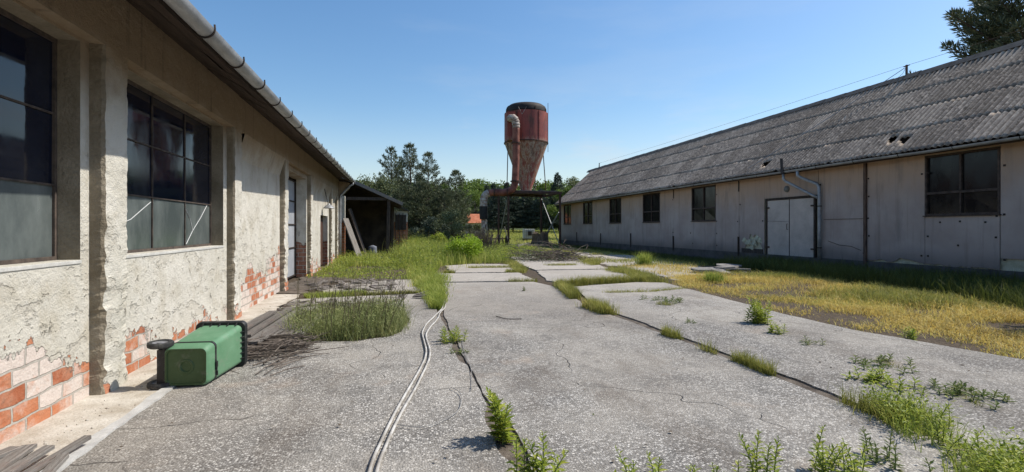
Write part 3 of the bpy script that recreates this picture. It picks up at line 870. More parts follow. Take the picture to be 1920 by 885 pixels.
def plank(name, p, q, wd, th, mat, label, cat, group=None, up=(0, 0, 1), warp=0.0):
    """one rough board lying or leaning between p and q"""
    p, q = Vector(p), Vector(q)
    c = (p + q) / 2
    d = (q - p); L = d.length; d.normalize()
    u = Vector(up); a = d.cross(u).normalized(); b = a.cross(d).normalized()
    mb = MB(); n = 7
    sd = rnd.uniform(0, 50)
    for i in range(n + 1):
        t = i / n
        o = p + d * (L * t) + b * (warp * math.sin(math.pi * t))
        wl = wd / 2 * (1 + 0.07 * nz(t * 4, sd)); wr = wd / 2 * (1 + 0.07 * nz(t * 4, sd + 9))
        e0 = d * (nz(sd, i, 2) * 0.03 if i in (0, n) else 0); e1 = d * (nz(sd + 3, i, 5) * 0.05 if i in (0, n) else 0)
        mb.v += [tuple(o - a * wl - b * th / 2 + e0), tuple(o + a * wr - b * th / 2 + e1), tuple(o + a * wr + b * th / 2 + e1), tuple(o - a * wl + b * th / 2 + e0)]
    for i in range(n):
        for k_ in range(4):
            A, B = i * 4 + k_, i * 4 + (k_ + 1) % 4
            mb.f.append((A, B, B + 4, A + 4))
    mb.f += [(3, 2, 1, 0), (n * 4, n * 4 + 1, n * 4 + 2, n * 4 + 3)]
    # local frame: y along the board so the grain follows it
    import mathutils
    Mx = mathutils.Matrix((a, d, b)).transposed().to_4x4(); Mx.translation = c
    inv = Mx.inverted()
    me = bpy.data.meshes.new(name)
    me.from_pydata([tuple(inv @ Vector(v)) for v in mb.v], [], mb.f)
    bm = bmesh.new(); bm.from_mesh(me); bmesh.ops.recalc_face_normals(bm, faces=bm.faces); bm.to_mesh(me); bm.free()
    o = finish(name, me, mat)
    o.matrix_world = Mx
    return tag(o, label, cat, group)

# boards leaning at the shed mouth
plank("leaning_board", (-1.72, 27.2, -0.02), (-2.5, 27.7, 2.1), 0.50, 0.05, M_OLDWOOD, "wide pale grey board leaning on the brick pier at the shed mouth", "board", up=(0.9, -0.45, 0.3))
plank("leaning_board", (-1.45, 28.1, -0.02), (-2.35, 28.35, 2.65), 0.26, 0.06, M_DARKWOOD, "narrow dark board leaning behind the pale board at the shed mouth", "board", up=(0.9, -0.45, 0.3))
rs = thing("feed_sack", "small crumpled pale sack on the floor inside the dark shed", "sack", (-1.25, 30.4, 0))
mb = MB()
for i in range(9):
    for k_ in range(14):
        a = 2 * math.pi * k_ / 14; t = i / 8
        r_ = 0.27 * (1 - 0.25 * t * t) * (1 + 0.12 * nz(math.cos(a) * 2, math.sin(a) * 2, t * 3)) if 0 < i < 8 else 0.05
        mb.v.append((-1.25 + r_ * math.cos(a), 30.4 + r_ * 0.6 * math.sin(a), 0.62 * t))
for i in range(8):
    for k_ in range(14):
        A, B = i * 14 + k_, i * 14 + (k_ + 1) % 14
        mb.f.append((A, B, B + 14, A + 14))
mb.build("sack_body", mat_simple("pale_woven_sack", (0.16, 0.17, 0.21), (0.24, 0.26, 0.31), 6, 0.9, 0.4, 0.01, 60), rs, smooth=True)
exec_after = []

# ------------------------------------------------------------------ right building
RB = thing("storage_barrack", "long grey panelled barrack with corrugated cement roof and dark windows", "building", (19.6, 24, 0))
XR = 16.0
RY0, RY1 = -2.0, 48.3
PZ0, PZ1 = 0.455, 3.88
M_PANEL = None
def make_panel():
    m = NT("faded_grey_fibre_panel")
    v = m.pos(); s = m.sep(v)
    a = m.noise(v, 0.7, 6, 0.6); b = m.noise(m.scale(v, (1, 1.0, 0.22)), 2.4, 6, 0.65); c = m.noise(v, 40, 3, 0.6)
    col = m.mix(m.rng(a, 0.35, 0.65), (0.34, 0.275, 0.245), (0.44, 0.37, 0.335))
    eave_bounce = m.math('MULTIPLY', m.rng(m.math('ADD', s[2], m.math('MULTIPLY', b, 1.4)), 2.9, 4.3, 0.0, 0.8, True), 1.0)  # light bounced up under the eave, painted as a warmer tone
    col = m.mix(eave_bounce, col, (0.46, 0.31, 0.21))
    streak = m.noise(m.scale(v, (1.0, 3.2, 0.16), (0, 5, 1)), 1.6, 6, 0.7)
    col = m.mix(m.rng(streak, 0.53, 0.68, 0.0, 0.38), col, (0.17, 0.135, 0.115))
    col = m.mix(m.rng(b, 0.56, 0.74, 0.0, 0.5), col, (0.15, 0.145, 0.145))
    splash = m.rng(m.math('SUBTRACT', s[2], m.math('MULTIPLY', a, 1.3)), 0.45, -0.25, 0.0, 0.7, True)
    col = m.mix(splash, col, (0.13, 0.11, 0.10))
    col = m.mix(m.rng(c, 0.5, 0.8, 0, 0.12), col, (0.2, 0.2, 0.2))
    return m.fin(col, 0.85, m.bump(m.math('ADD', b, c), 0.25, 0.006), 0, 0.25)
M_PANEL = make_panel()
M_PLINTH = mat_simple("dark_concrete_plinth", (0.07, 0.064, 0.062), (0.13, 0.118, 0.112), 2, 0.9, 0.6, 0.015, 40)
M_INSUL = mat_simple("yellowed_insulation", (0.42, 0.40, 0.28), (0.60, 0.58, 0.44), 6, 0.95, 0.9, 0.03, 40)
M_DOORP = mat_simple("pale_grey_door_paint", (0.40, 0.35, 0.315), (0.54, 0.475, 0.43), 1.6, 0.6, 0.15, 0.004, 40, lo=0.3, hi=0.6)
M_WFRAME = mat_simple("dark_brown_window_wood", (0.05, 0.036, 0.03), (0.11, 0.08, 0.065), 8, 0.85, 0.4, 0.005, 60)
def make_roofmat():
    m = NT("lichened_corrugated_cement")
    v = m.pos()
    a = m.noise(v, 0.5, 6, 0.6); b = m.noise(v, 7, 6, 0.7); c = m.noise(v, 55, 4, 0.65)
    col = m.mix(m.rng(a, 0.36, 0.64), (0.17, 0.165, 0.16), (0.27, 0.262, 0.25))
    col = m.mix(m.rng(b, 0.49, 0.60, 0.0, 0.9), col, (0.46, 0.44, 0.41))
    col = m.mix(m.rng(m.noise(m.scale(v, (1, 1, 1), (5, 2, 8)), 6, 6, 0.75), 0.52, 0.62, 0.0, 0.85), col, (0.06, 0.056, 0.052))
    col = m.mix(m.rng(m.noise(m.scale(v, (1, 1, 1), (9, 2, 1)), 16, 4, 0.7), 0.58, 0.68, 0.0, 0.7), col, (0.42, 0.40, 0.37))
    col = m.mix(m.rng(c, 0.55, 0.75, 0.0, 0.6), col, (0.07, 0.068, 0.065))
    r = m.island()
    col = m.mix(m.rng(r, 0.0, 0.8, 0.45, 0.0), col, (0.10, 0.09, 0.08))
    col = m.mix(m.rng(r, 0.90, 0.93, 0.0, 0.35), col, (0.40, 0.385, 0.36))
    # groove shade painted, with moss, into the corrugation troughs, lichen streaks running down the slope
    sy = m.sep(v)[1]
    ph = m.math('COSINE', m.math('MULTIPLY', m.math('ADD', sy, 2.0), 2 * math.pi / 0.177))
    tr = m.math('MULTIPLY', m.rng(ph, 0.1, -0.9), m.rng(a, 0.3, 0.6, 0.45, 0.95))
    col = m.mix(m.math('MULTIPLY', tr, 0.75), col, (0.055, 0.048, 0.040))
    tint = m.n('ShaderNodeMix', data_type='RGBA', blend_type='MULTIPLY'); tint.inputs[0].default_value = 1.0; m.l(col, tint.inputs[6]); tint.inputs[7].default_value = (1.32, 1.12, 0.95, 1); col = tint.outputs[2]
    return m.fin(col, 0.92, m.bump(m.math('ADD', b, c), 0.8, 0.010), 0, 0.2)
M_CROOF = make_roofmat()

rwins = [(10.4, 12.4), (22.9, 25.05), (28.5, 30.7), (34.0, 36.05), (39.5, 41.6), (44.7, 46.8), (4.9, 6.9)]
WSILL, WTOP = 1.99, 3.82
RDOOR = (16.6, 19.25, 0.43, 2.84)
# seams of the cladding
seams = [RY0, 2.4, 4.9, 6.9, 8.7, 10.4, 12.4, 14.4, 16.45, 19.4, 21.1, 22.9, 25.05, 26.9, 28.5, 30.7, 32.4, 34.0, 36.05, 37.7, 39.5, 41.6, 43.1, 44.7, 46.8, RY1]
def ragged_panel(y0, y1, z0, z1, low=0.0, seed=0, name="wall_panel", step=0.06, hole=None):
    mb = MB()
    g = 0.008
    n = max(2, int((y1 - y0) / step))
    xo = rnd.uniform(-0.006, 0.006)
    bot, top = [], []
    for i in range(n + 1):
        y = y0 + g + (y1 - y0 - 2 * g) * i / n
        zb = z0
        if low > 0:
            t = nz(y * 1.7, seed, 0.5) * 0.5 + 0.5
            zb = z0 + low * max(0.0, t - 0.25) * 1.3 + 0.05 * abs(nz(y * 7, seed)) + 0.03 * (1 if nz(y * 3.3, seed + 5) > 0.1 else 0)
        if hole is not None:
            zb = max(zb, hole(y))
        bot.append((y, zb)); top.append((y, z1))
    for i in range(n):
        a, b, c, d = bot[i], bot[i + 1], top[i + 1], top[i]
        mb.quad((XR + xo, a[0], a[1]), (XR + xo, b[0], b[1]), (XR + xo, c[0], c[1]), (XR + xo, d[0], d[1]))
        mb.quad((XR + xo, a[0], a[1]), (XR + xo + 0.014, a[0], a[1]), (XR + xo + 0.014, b[0], b[1]), (XR + xo, b[0], b[1]))
    for y in (bot[0], bot[-1]):
        mb.quad((XR + xo, y[0], y[1]), (XR + xo + 0.014, y[0], y[1]), (XR + xo + 0.014, y[0], z1), (XR + xo, y[0], z1))
    return mb.build(name, M_PANEL, RB)
def hole_fn(y):
    t = (y - 19.5) / 1.35
    if 0 < t < 1:
        return 0.55 + 0.85 * (math.sin(math.pi * min(1, t * 1.1)) ** 0.7 if t < 0.9 else 0.2) * (0.82 + 0.3 * nz(y * 5, 2.2))
    return 0
for i, (a, b) in enumerate(zip(seams, seams[1:])):
    iswin = any(abs(a - w_[0]) < 0.01 for w_ in rwins)
    if abs(a - 16.45) < 0.01:
        ragged_panel(a, b, RDOOR[3] + 0.07, PZ1); continue
    top = WSILL - 0.04 if iswin else PZ1
    lowr = {12.4: 0.22, 14.4: 0.0, 8.7: 0.0, 10.4: 0.16}.get(a, 0.0)
    z0 = PZ0 + rnd.uniform(-0.015, 0.004)
    if a == 8.7: z0 = 0.78
    if a == 19.4: ragged_panel(a, b, z0, top, 0, i, hole=hole_fn, step=0.05); continue
    ragged_panel(a, b, z0, top, lowr, i)
    if iswin: ragged_panel(a, b, WTOP + 0.02, PZ1)
mb = MB(); mb.box(XR - 0.012, XR - 0.002, 14.5, 16.2, 1.93, 1.945); mb.build("panel_joint", M_DARKIRON, RB)
mb = MB(); mb.tube([(XR - 0.008, 14.6, 0.82), (XR - 0.008, 15.0, 0.95), (XR - 0.008, 15.5, 0.98), (XR - 0.008, 16.0, 1.12)], 0.008, 4); mb.build("panel_crack", M_DARKIRON, RB)
# inner wall (insulation behind the cladding), plinth, ends and back
mb = MB()
ops = [(w_[0], w_[1], WSILL, WTOP, 0.14) for w_ in rwins] + [(RDOOR[0], RDOOR[1], RDOOR[2], RDOOR[3], 0.1)]
wall_x(mb, XR + 0.05, RY0, RY1, 0.40, 3.98, ops)
def rev_r(mb, x, o):
    ya, yb, za, zb, dp = o; xi = x + dp
    mb.quad((x, ya, za), (x, ya, zb), (xi, ya, zb), (xi, ya, za)); mb.quad((x, yb, za), (xi, yb, za), (xi, yb, zb), (x, yb, zb))
    mb.quad((x, ya, zb), (x, yb, zb), (xi, yb, zb), (xi, ya, zb)); mb.quad((x, ya, za), (xi, ya, za), (xi, yb, za), (x, yb, za))
for o in ops: rev_r(mb, XR + 0.05, o)
mb.build("inner_wall", M_INSUL, RB)
mb = MB()
mb.box(XR - 0.03, 23.2, RY0, RY1, -0.1, 0.46)
mb.build("plinth", M_PLINTH, RB)
mb = MB()
XB, XRID, ZR, XE, ZE = 23.2, 19.6, 7.5, 15.5, 3.93
for y in (RY0 + 0.02, RY1 - 0.02):
    mb.quad((XR + 0.05, y, 0.4), (XB, y, 0.4), (XB, y, 3.98), (XR + 0.05, y, 3.98))
    mb.add([(XR - 0.3, y, 3.98), (XB + 0.3, y, 3.98), (XRID, y, 7.45)], [(0, 1, 2)])
mb.quad((XB, RY0, 0.4), (XB, RY1, 0.4), (XB, RY1, 3.98), (XB, RY0, 3.98))
mb.build("gable_wall", M_PANEL, RB)
# fascia and dark soffit under the sheets
mb = MB()
mb.box(XE + 0.10, XR + 0.05, RY0, RY1, 3.885, 3.905)
mb.box(XE + 0.08, XE + 0.105, RY0, RY1, 3.82, 3.95)
mb.build("soffit", M_SOFFIT, RB)

# bolts along the seams
def bolt(y, z_):
    mb = MB()
    mb.add([(XR - 0.02, y - 0.022, z_ - 0.022), (XR - 0.02, y + 0.022, z_ - 0.022), (XR - 0.02, y + 0.022, z_ + 0.022), (XR - 0.02, y - 0.022, z_ + 0.022),
            (XR + 0.004, y - 0.03, z_ - 0.03), (XR + 0.004, y + 0.03, z_ - 0.03), (XR + 0.004, y + 0.03, z_ + 0.03), (XR + 0.004, y - 0.03, z_ + 0.03)],
           [(0, 1, 2, 3), (0, 4, 5, 1), (1, 5, 6, 2), (2, 6, 7, 3), (3, 7, 4, 0)])
    mb.build("bolt", M_DARKIRON, RB)
for a in seams[5:14]:
    for z in (0.75, 1.35, 1.95, 2.7, 3.3):
        for dy in (-0.09, 0.09):
            if rnd.random() < 0.55 or (16 < a < 20 and dy * (a - 18) < 0): continue
            bolt(a + dy + rnd.uniform(-0.02, 0.02), z + rnd.uniform(-0.03, 0.03))
for yy, zz in ((11.95, 1.78), (11.4, 1.8), (10.75, 1.77), (11.45, 1.1)): bolt(yy, zz)
# rusty seam posts: one full height by the pipes, stubs at the foot of the others
M_RUSTPOST = mat_simple("rusty_seam_strip", (0.07, 0.045, 0.035), (0.17, 0.11, 0.08), 5, 0.85, 0.4, 0.005, 50, stretch=(3, 3, 0.7))
mb = MB(); mb.box(XR - 0.075, XR - 0.008, 14.36, 14.46, 0.35, 3.86); mb.build("seam_post", M_RUSTPOST, RB)
for y, zt in ((26.9, 1.15), (32.4, 1.25), (37.7, 1.2), (43.1, 1.25), (21.1, 1.2)):
    mb = MB(); mb.bar((XR - 0.04, y, 0.3), (XR - 0.04, y + rnd.uniform(-0.04, 0.04), zt), 0.07, 0.05); mb.build("seam_post", M_DARKIRON, RB)
for y in (21.1, 26.9):
    mb = MB(); mb.box(XR - 0.03, XR - 0.008, y - 0.03, y + 0.03, 3.35, 3.86); mb.build("seam_post", M_DARKIRON, RB)

def timber_window(ya, yb, low_split=True, hung=False):
    x = XR + 0.03
    t = 0.055
    mb = MB()
    zm = WSILL + (WTOP - WSILL) * 0.37
    mb.box(x - 0.045, x + 0.06, ya, ya + t, WSILL, WTOP); mb.box(x - 0.045, x + 0.06, yb - t, yb, WSILL, WTOP)
    mb.box(x - 0.04, x + 0.06, ya + t, yb - t, WSILL, WSILL + t); mb.box(x - 0.04, x + 0.06, ya + t, yb - t, WTOP - t, WTOP)
    mb.box(x - 0.035, x + 0.06, ya + t, yb - t, zm - 0.035, zm + 0.035)
    ym = (ya + yb) / 2
    mb.box(x - 0.03, x + 0.06, ym - 0.03, ym + 0.03, zm + 0.035, WTOP - t)
    mb.box(x - 0.028, x + 0.06, ym - 0.02, ym + 0.02, WSILL + t, zm - 0.035)
    fr = mb.build("window", M_WFRAME, RB)
    mb = MB()
    for (a, b) in ((ya + t, ym - 0.03), (ym + 0.03, yb - t)):
        j = rnd.uniform(-0.006, 0.006)
        mb.quad((x + 0.03 + j, a, zm + 0.035), (x + 0.03 - j, b, zm + 0.035), (x + 0.03, b, WTOP - t), (x + 0.03, a, WTOP - t))
        j = rnd.uniform(-0.01, 0.01)
        mb.quad((x + 0.03 + j, a, WSILL + t), (x + 0.03 - j, b, WSILL + t), (x + 0.03, b, zm - 0.035), (x + 0.03, a, zm - 0.035))
    mb.build("pane", M_GLASSR, fr)
    mb = MB(); mb.box(x - 0.09, x + 0.05, ya - 0.03, yb + 0.03, WSILL - 0.035, WSILL - 0.003)
    mb.build("window_sill", M_WFRAME, fr)
    if hung:     # pale lining paper seen behind the glass of two sashes
        mb = MB()
    return fr
for a, b in rwins: timber_window(a, b)

# double door
y0, y1, z0, z1 = RDOOR
ym = y0 + (y1 - y0) * 0.50
M_DFRAME = M_DARKIRON
mb = MB()
xd = XR + 0.02
mb.box(xd - 0.06, xd + 0.06, y0 - 0.04, y0 + 0.05, z0, z1 + 0.06); mb.box(xd - 0.06, xd + 0.06, y1 - 0.05, y1 + 0.04, z0, z1 + 0.06)
mb.box(xd - 0.065, xd + 0.06, y0 + 0.05, y1 - 0.05, z1 - 0.03, z1 + 0.06)
mb.build("door_frame", M_DFRAME, RB)
for k_, (a, b) in enumerate(((y0 + 0.06, ym - 0.02), (ym + 0.02, y1 - 0.06))):
    mb = MB()
    if k_ == 0:
        mb.box(xd - 0.03, xd + 0.02, a, b, z0 + 0.02, z1 - 0.04)
    else:
        mb.box(xd - 0.03, xd + 0.02, a, b, z0 + 0.02, z0 + 1.45); mb.box(xd - 0.028, xd + 0.02, a, b, z0 + 1.462, z1 - 0.04)
    leaf = mb.build("door", M_DOORP, RB, bevel=0.004)
    mb = MB()
    if k_ == 0:
        for zz in (z0 + 0.35, z1 - 0.35): mb.box(xd - 0.075, xd - 0.028, a - 0.09, a + 0.12, zz - 0.03, zz + 0.03)
        mb.build("hinge", M_DARKIRON, leaf)
    else:
        for zz in (z0 + 0.35, z1 - 0.35): mb.box(xd - 0.075, xd - 0.028, b - 0.12, b + 0.09, zz - 0.03, zz + 0.03)
        mb.build("hinge", M_DARKIRON, leaf)
        mb = MB(); mb.tube([(xd - 0.03, a + 0.06, z0 + 1.35), (xd - 0.09, a + 0.06, z0 + 1.35), (xd - 0.09, a + 0.06, z0 + 1.12), (xd - 0.03, a + 0.06, z0 + 1.12)], 0.012, 6)
        mb.build("handle", M_DARKIRON, leaf)
mb = MB(); mb.box(xd - 0.035, xd + 0.02, ym - 0.018, ym + 0.018, z0 + 0.02, z1 - 0.04); mb.build("door_astragal", M_DARKIRON, RB)
# bulkhead lamp over the door
mb = MB()
mb.lathe([(0.0, -0.11), (0.07, -0.10), (0.12, -0.05), (0.135, 0.0), (0.135, 0.02)], (XR - 0.02, 18.05, 3.24), 18, axis=0)
mb.build("wall_lamp", mat_simple("dull_glass_lamp", (0.16, 0.16, 0.15), (0.24, 0.24, 0.22), 6, 0.4, 0.1, 0.003, 40), RB, smooth=True)

# corrugated roof
def corrugated():
    V, T = [], []
    pitch = 0.177
    dirv = Vector((XRID - XE, 0, ZR - ZE)); Ls = dirv.length; dirv.normalize()
    nrm = Vector((-dirv.z, 0, dirv.x))
    rows = 4
    rl = Ls / rows
    sw = pitch * 5
    ns = int((RY1 + 0.5 - (RY0 - 0.3)) / sw)
    nu, nv = 40, 8
    off = 0
    holes = [(13.05, 0, 0.52, 0.22, 0.10), (13.55, 0, 0.62, 0.16, 0.13), (19.3, 0, 0.52, 0.26, 0.10)]
    for r_ in range(rows):
        for s_ in range(ns):
            y0 = RY0 - 0.3 + s_ * sw
            lift = rnd.uniform(-0.001, 0.001); tw = rnd.uniform(-0.002, 0.002); dv = rnd.uniform(-0.012, 0.010)
            if rnd.random() < 0.10: lift += 0.002
            step_up = 0.0015
            idx = np.arange((nu + 3) * (nv + 1)).reshape(nv + 1, nu + 3) + off
            for j in range(nv + 1):
                v = j / nv
                sl = r_ * rl - (0.10 if r_ else 0.02) + v * (rl + (0.10 if r_ else 0.02)) + dv * (1 - v) * (1.6 if r_ == 0 else 1)
                for i in range(nu + 3):
                    y = y0 + i * sw / nu
                    h = 0.030 * math.cos(2 * math.pi * (y - RY0) / pitch) + lift + tw * (i / nu - 0.5) + 0.0045 * (1 - v)
                    if i > nu: h -= 0.004
                    # a chipped lower edge here and there
                    ch = 0
                    if j == 0: ch = max(0, nz(y * 1.9, r_ * 7.7, 3.0) - 0.30) * 0.35
                    p = Vector((XE, y, ZE + 0.06)) + dirv * (sl + ch) + nrm * h
                    V.append((p.x, p.y, p.z))
            for j in range(nv):
                for i in range(nu + 2):
                    yc = y0 + (i + 0.5) * sw / nu; vc = (j + 0.5) / nv
                    cut = False
                    for (hy, hr, hv, ry, rv) in holes:
                        if hr == r_ and ((yc - hy - (vc - hv) * 0.5) / ry) ** 2 + ((vc - hv) / rv) ** 2 < 1: cut = True
                    if cut: continue
                    a, b, c, d = idx[j, i], idx[j, i + 1], idx[j + 1, i + 1], idx[j + 1, i]
                    T += [(a, b, c), (a, c, d)]
            off += (nu + 3) * (nv + 1)
    o = np_obj("roof", np.array(V), np.array(T), M_CROOF, RB)
    o.data.polygons.foreach_set("use_smooth", [True] * len(o.data.polygons))
    so = o.modifiers.new("thick", 'SOLIDIFY'); so.thickness = 0.006; so.offset = -1
    return o
corrugated()
mb = MB()
mb.quad((XE + 0.25, RY0, ZE + 0.06), (XE + 0.25, RY1, ZE + 0.06), (XRID, RY1, ZR - 0.20), (XRID, RY0, ZR - 0.20))
mb.build("dark_hole_backing", M_SOFFIT, RB)  # added dark sheet so the roof holes look unlit
mb = MB()
mb.quad((XRID, RY0 - 0.3, ZR + 0.02), (XRID, RY1 + 0.4, ZR + 0.02), (XB + 0.5, RY1 + 0.4, ZE + 0.05), (XB + 0.5, RY0 - 0.3, ZE + 0.05))
mb.build("rear_roof_slope", M_CROOF, RB)
mb = MB()   # ridge capping in short lengths
y = RY0 - 0.3
while y < RY1 + 0.3:
    j = rnd.uniform(-0.012, 0.012)
    a, b = y, y + 1.12
    mb.add([(XRID - 0.26, a, ZR - 0.10 + j), (XRID - 0.03, a, ZR + 0.13 + j), (XRID + 0.26, a, ZR - 0.10 + j), (XRID - 0.26, b, ZR - 0.115 + j), (XRID - 0.03, b, ZR + 0.115 + j), (XRID + 0.26, b, ZR - 0.115 + j)],
           [(0, 3, 4, 1), (1, 4, 5, 2), (0, 1, 2), (3, 5, 4)])
    y += 1.1
mb.build("ridge_cap", mat_simple("dark_ridge_cap", (0.05, 0.048, 0.047), (0.11, 0.105, 0.10), 4, 0.9, 0.4, 0.01, 40), RB)
mb = MB()   # gutter
pts = []
ny = 60
for i in range(ny + 1):
    y = 9.0 + (RY1 - 0.2 - 9.0) * i / ny
    for rr in (0.075, 0.068):
        for k_ in range(9):
            a = math.pi + math.pi * k_ / 8
            mb.v.append((XE - 0.01 + rr * math.cos(a), y, ZE + 0.0 + 0.02 * nz(y * 0.3, 8) + rr * math.sin(a)))
for i in range(ny):
    for k_ in range(8):
        a = i * 18 + k_
        mb.f.append((a, a + 18, a + 19, a + 1)); a += 9; mb.f.append((a, a + 1, a + 19, a + 18))
    a = i * 18; mb.f.append((a, a + 9, a + 27, a + 18)); a += 8; mb.f.append((a, a + 18, a + 27, a + 9))
gr = mb.build("gutter", M_ZINC, RB)
for i in range(24):
    y = 9.6 + i * 1.6
    mb = MB(); mb.tube([(XE - 0.01 + 0.08 * math.cos(math.pi + math.pi * k_ / 8), y, ZE + 0.08 * math.sin(math.pi + math.pi * k_ / 8)) for k_ in range(9)], 0.011, 5)
    mb.build("bracket", M_DARKIRON, gr)
# two outlets joining into one downpipe beside the door
XPp = XR - 0.12
mb = MB()
mb.tube([(XE, 17.7, ZE - 0.06), (XE, 17.7, ZE - 0.32), (XE + 0.05, 17.62, ZE - 0.42), (XPp - 0.06, 16.55, ZE - 1.05), (XPp, 16.36, ZE - 1.15)], 0.055, 10)
mb.tube([(XE, 16.95, ZE - 0.06), (XE, 16.95, ZE - 0.24), (XE + 0.06, 16.85, ZE - 0.34), (XPp, 16.40, ZE - 0.62), (XPp, 16.30, ZE - 0.75), (XPp, 16.28, ZE - 1.2), (XPp, 16.28, 1.6), (XPp, 16.28, 0.42)], 0.062, 12)
dp = mb.build("downpipe", M_ZINC, RB, smooth=True)
for z in (2.45, 0.85):
    mb = MB(); mb.lathe([(0.068, -0.02), (0.078, -0.02), (0.078, 0.02), (0.068, 0.02)], (XPp, 16.28, z), 14); mb.build("pipe_clamp", M_DARKIRON, dp)
mb = MB(); mb.bar((XE - 0.15, 17.6, ZE - 0.12), (XE - 0.05, 17.75, ZE + 0.52), 0.10, 0.05); mb.build("eave_batten", M_DARKWOOD, RB)
# hole in the cladding: crumpled sheets of torn insulation
mb = MB()
for k_ in range(7):
    y = 19.65 + k_ * 0.17; z = 0.62 + rnd.uniform(0, 0.5)
    mb.add([(XR + 0.01, y - 0.12, z - 0.1), (XR - 0.07, y + 0.02, z - 0.04), (XR - 0.03, y + 0.2, z + 0.02), (XR + 0.02, y + 0.1, z + 0.22), (XR - 0.02, y - 0.08, z + 0.14)], [(0, 1, 4), (1, 2, 3), (1, 3, 4)])
mb.build("torn_insulation", M_INSUL, RB)
mb = MB(); mb.box(XR - 0.02, XR + 0.045, 19.5, 20.9, 0.462, 0.66); mb.build("void_shade_block", M_DARKWOOD, RB)  # dark block stands in for the shade inside the hole

# aerial masts on the ridge and the wire between them
def mast(y, h, label):
    t = thing("ridge_mast", label, "mast", (XRID, y, ZR + 0.1))
    mb = MB(); mb.bar((XRID, y, ZR - 0.05), (XRID, y, ZR + 0.1 + h), 0.06, 0.06); mb.build("pole", M_RUSTPOST, t)
    mb = MB(); mb.bar((XRID, y - 0.12, ZR + 0.06 + h), (XRID, y + 0.12, ZR + 0.06 + h), 0.025, 0.025); mb.tube([(XRID, y + 0.02, ZR + 0.02 + h), (XRID, y + 0.16, ZR - 0.2 + h), (XRID, y + 0.35, ZR + 0.12)], 0.008, 4)
    mb.build("bracket", M_DARKIRON, t)
mast(15.9, 0.42, "short rusty mast on the roof ridge of the grey barrack near the pine")
mast(46.6, 0.42, "small mast on the far end of the barrack roof ridge")
mb = MB()
def sagwire(mb, p, q, sag, r=0.008, n=14):
    p, q = Vector(p), Vector(q)
    mb.tube([p.lerp(q, i / n) - Vector((0, 0, sag * 4 * (i / n) * (1 - i / n))) for i in range(n + 1)], r, 4)
sagwire(mb, (XRID, 46.6, ZR + 0.5), (XRID, 15.9, ZR + 0.5), 0.08, 0.006)
sagwire(mb, (XRID, 15.9, ZR + 0.5), (XRID, -1.5, ZR + 1.0), 0.2, 0.006)
tag(mb.build("overhead_wire", M_RUSTPOST), "thin brown wire strung above the ridge of the corrugated roof", "wire")
mb = MB(); sagwire(mb, (XRID - 0.02, 15.95, ZR + 0.42), (XE + 0.3, 20.2, ZE + 0.42), 0.05, 0.012)
tag(mb.build("roof_cable", M_ZINC), "pale cable running down the corrugated roof from the ridge mast", "cable")

# ------------------------------------------------------------------ cyclone silo
def make_redpaint():
    m = NT("flaking_red_lead_paint")
    v = m.pos(); s = m.sep(v)
    a = m.noise(v, 0.9, 7, 0.65); b = m.noise(m.scale(v, (1.6, 1.6, 0.35)), 2.2, 7, 0.68); c = m.noise(v, 12, 5, 0.65)
    col = m.mix(m.rng(a, 0.35, 0.65), (0.19, 0.042, 0.034), (0.30, 0.075, 0.058))
    low = m.rng(m.math('ADD', s[2], m.math('MULTIPLY', b, 1.2)), 10.2, 9.7)
    # cone: paint weathered to bare grey and rust
    bare = m.mix(m.rng(c, 0.35, 0.65), (0.24, 0.16, 0.11), (0.46, 0.37, 0.29))
    bare = m.mix(m.rng(m.noise(m.scale(v, (2.2, 2.2, 0.5), (4, 1, 2)), 2.0, 7, 0.7), 0.48, 0.58, 0.0, 0.9), bare, (0.25, 0.095, 0.045))
    lowm = m.math('MULTIPLY', low, m.rng(m.math('ADD', b, m.math('MULTIPLY', m.math('SUBTRACT', s[2], 6.6), 0.035)), 0.40, 0.52))
    col = m.mix(lowm, col, bare)
    col = m.mix(m.rng(b, 0.53, 0.66, 0.0, 0.85), col, (0.095, 0.042, 0.028))
    col = m.mix(m.rng(m.noise(m.scale(v, (2.4, 2.4, 0.3), (8, 3, 1)), 3.0, 6, 0.7), 0.58, 0.66, 0.0, 0.75), col, (0.30, 0.12, 0.06))
    col = m.mix(m.rng(c, 0.66, 0.72, 0.0, 0.7), col, (0.50, 0.42, 0.38))
    return m.fin(col, m.rng(a, 0.3, 0.7, 0.45, 0.75), m.bump(m.math('ADD', b, c), 0.35, 0.02), 0.0, 0.35)
M_RED = make_redpaint()
M_REDP = mat_simple("rusted_red_pipe", (0.13, 0.04, 0.028), (0.33, 0.13, 0.09), 1.6, 0.65, 0.3, 0.01, 14, lo=0.4, hi=0.66)
M_PIPEW = mat_simple("chalky_white_pipe", (0.20, 0.11, 0.075), (0.60, 0.55, 0.49), 4, 0.7, 0.3, 0.01, 30)
M_RUST = mat_simple("dark_rusted_steel", (0.040, 0.026, 0.022), (0.115, 0.06, 0.042), 3, 0.8, 0.4, 0.01, 30)
M_TAR = mat_simple("black_rubber_sleeve", (0.012, 0.012, 0.013), (0.03, 0.03, 0.03), 4, 0.6, 0.3, 0.01, 30)
SX, SY = 11.62, 44.5
SI = thing("cyclone_silo", "tall rusty red cyclone silo with cone and bent pipe on steel legs", "silo", (SX, SY, 0))
rad = 1.97
ZB, ZT = 9.3, 11.95
def ring(mb, z0, z1, r0, r1, n=48):
    mb.lathe([(r0, z0), (r1, z1)], (SX, SY, 0), n)
mb = MB()
mb.lathe([(rad, ZB), (rad, ZT), (rad - 0.03, ZT), (rad - 0.03, ZB)], (SX, SY, 0), 56)
cyl = mb.build("drum", M_RED, SI, autosmooth=0.6)
mb = MB()
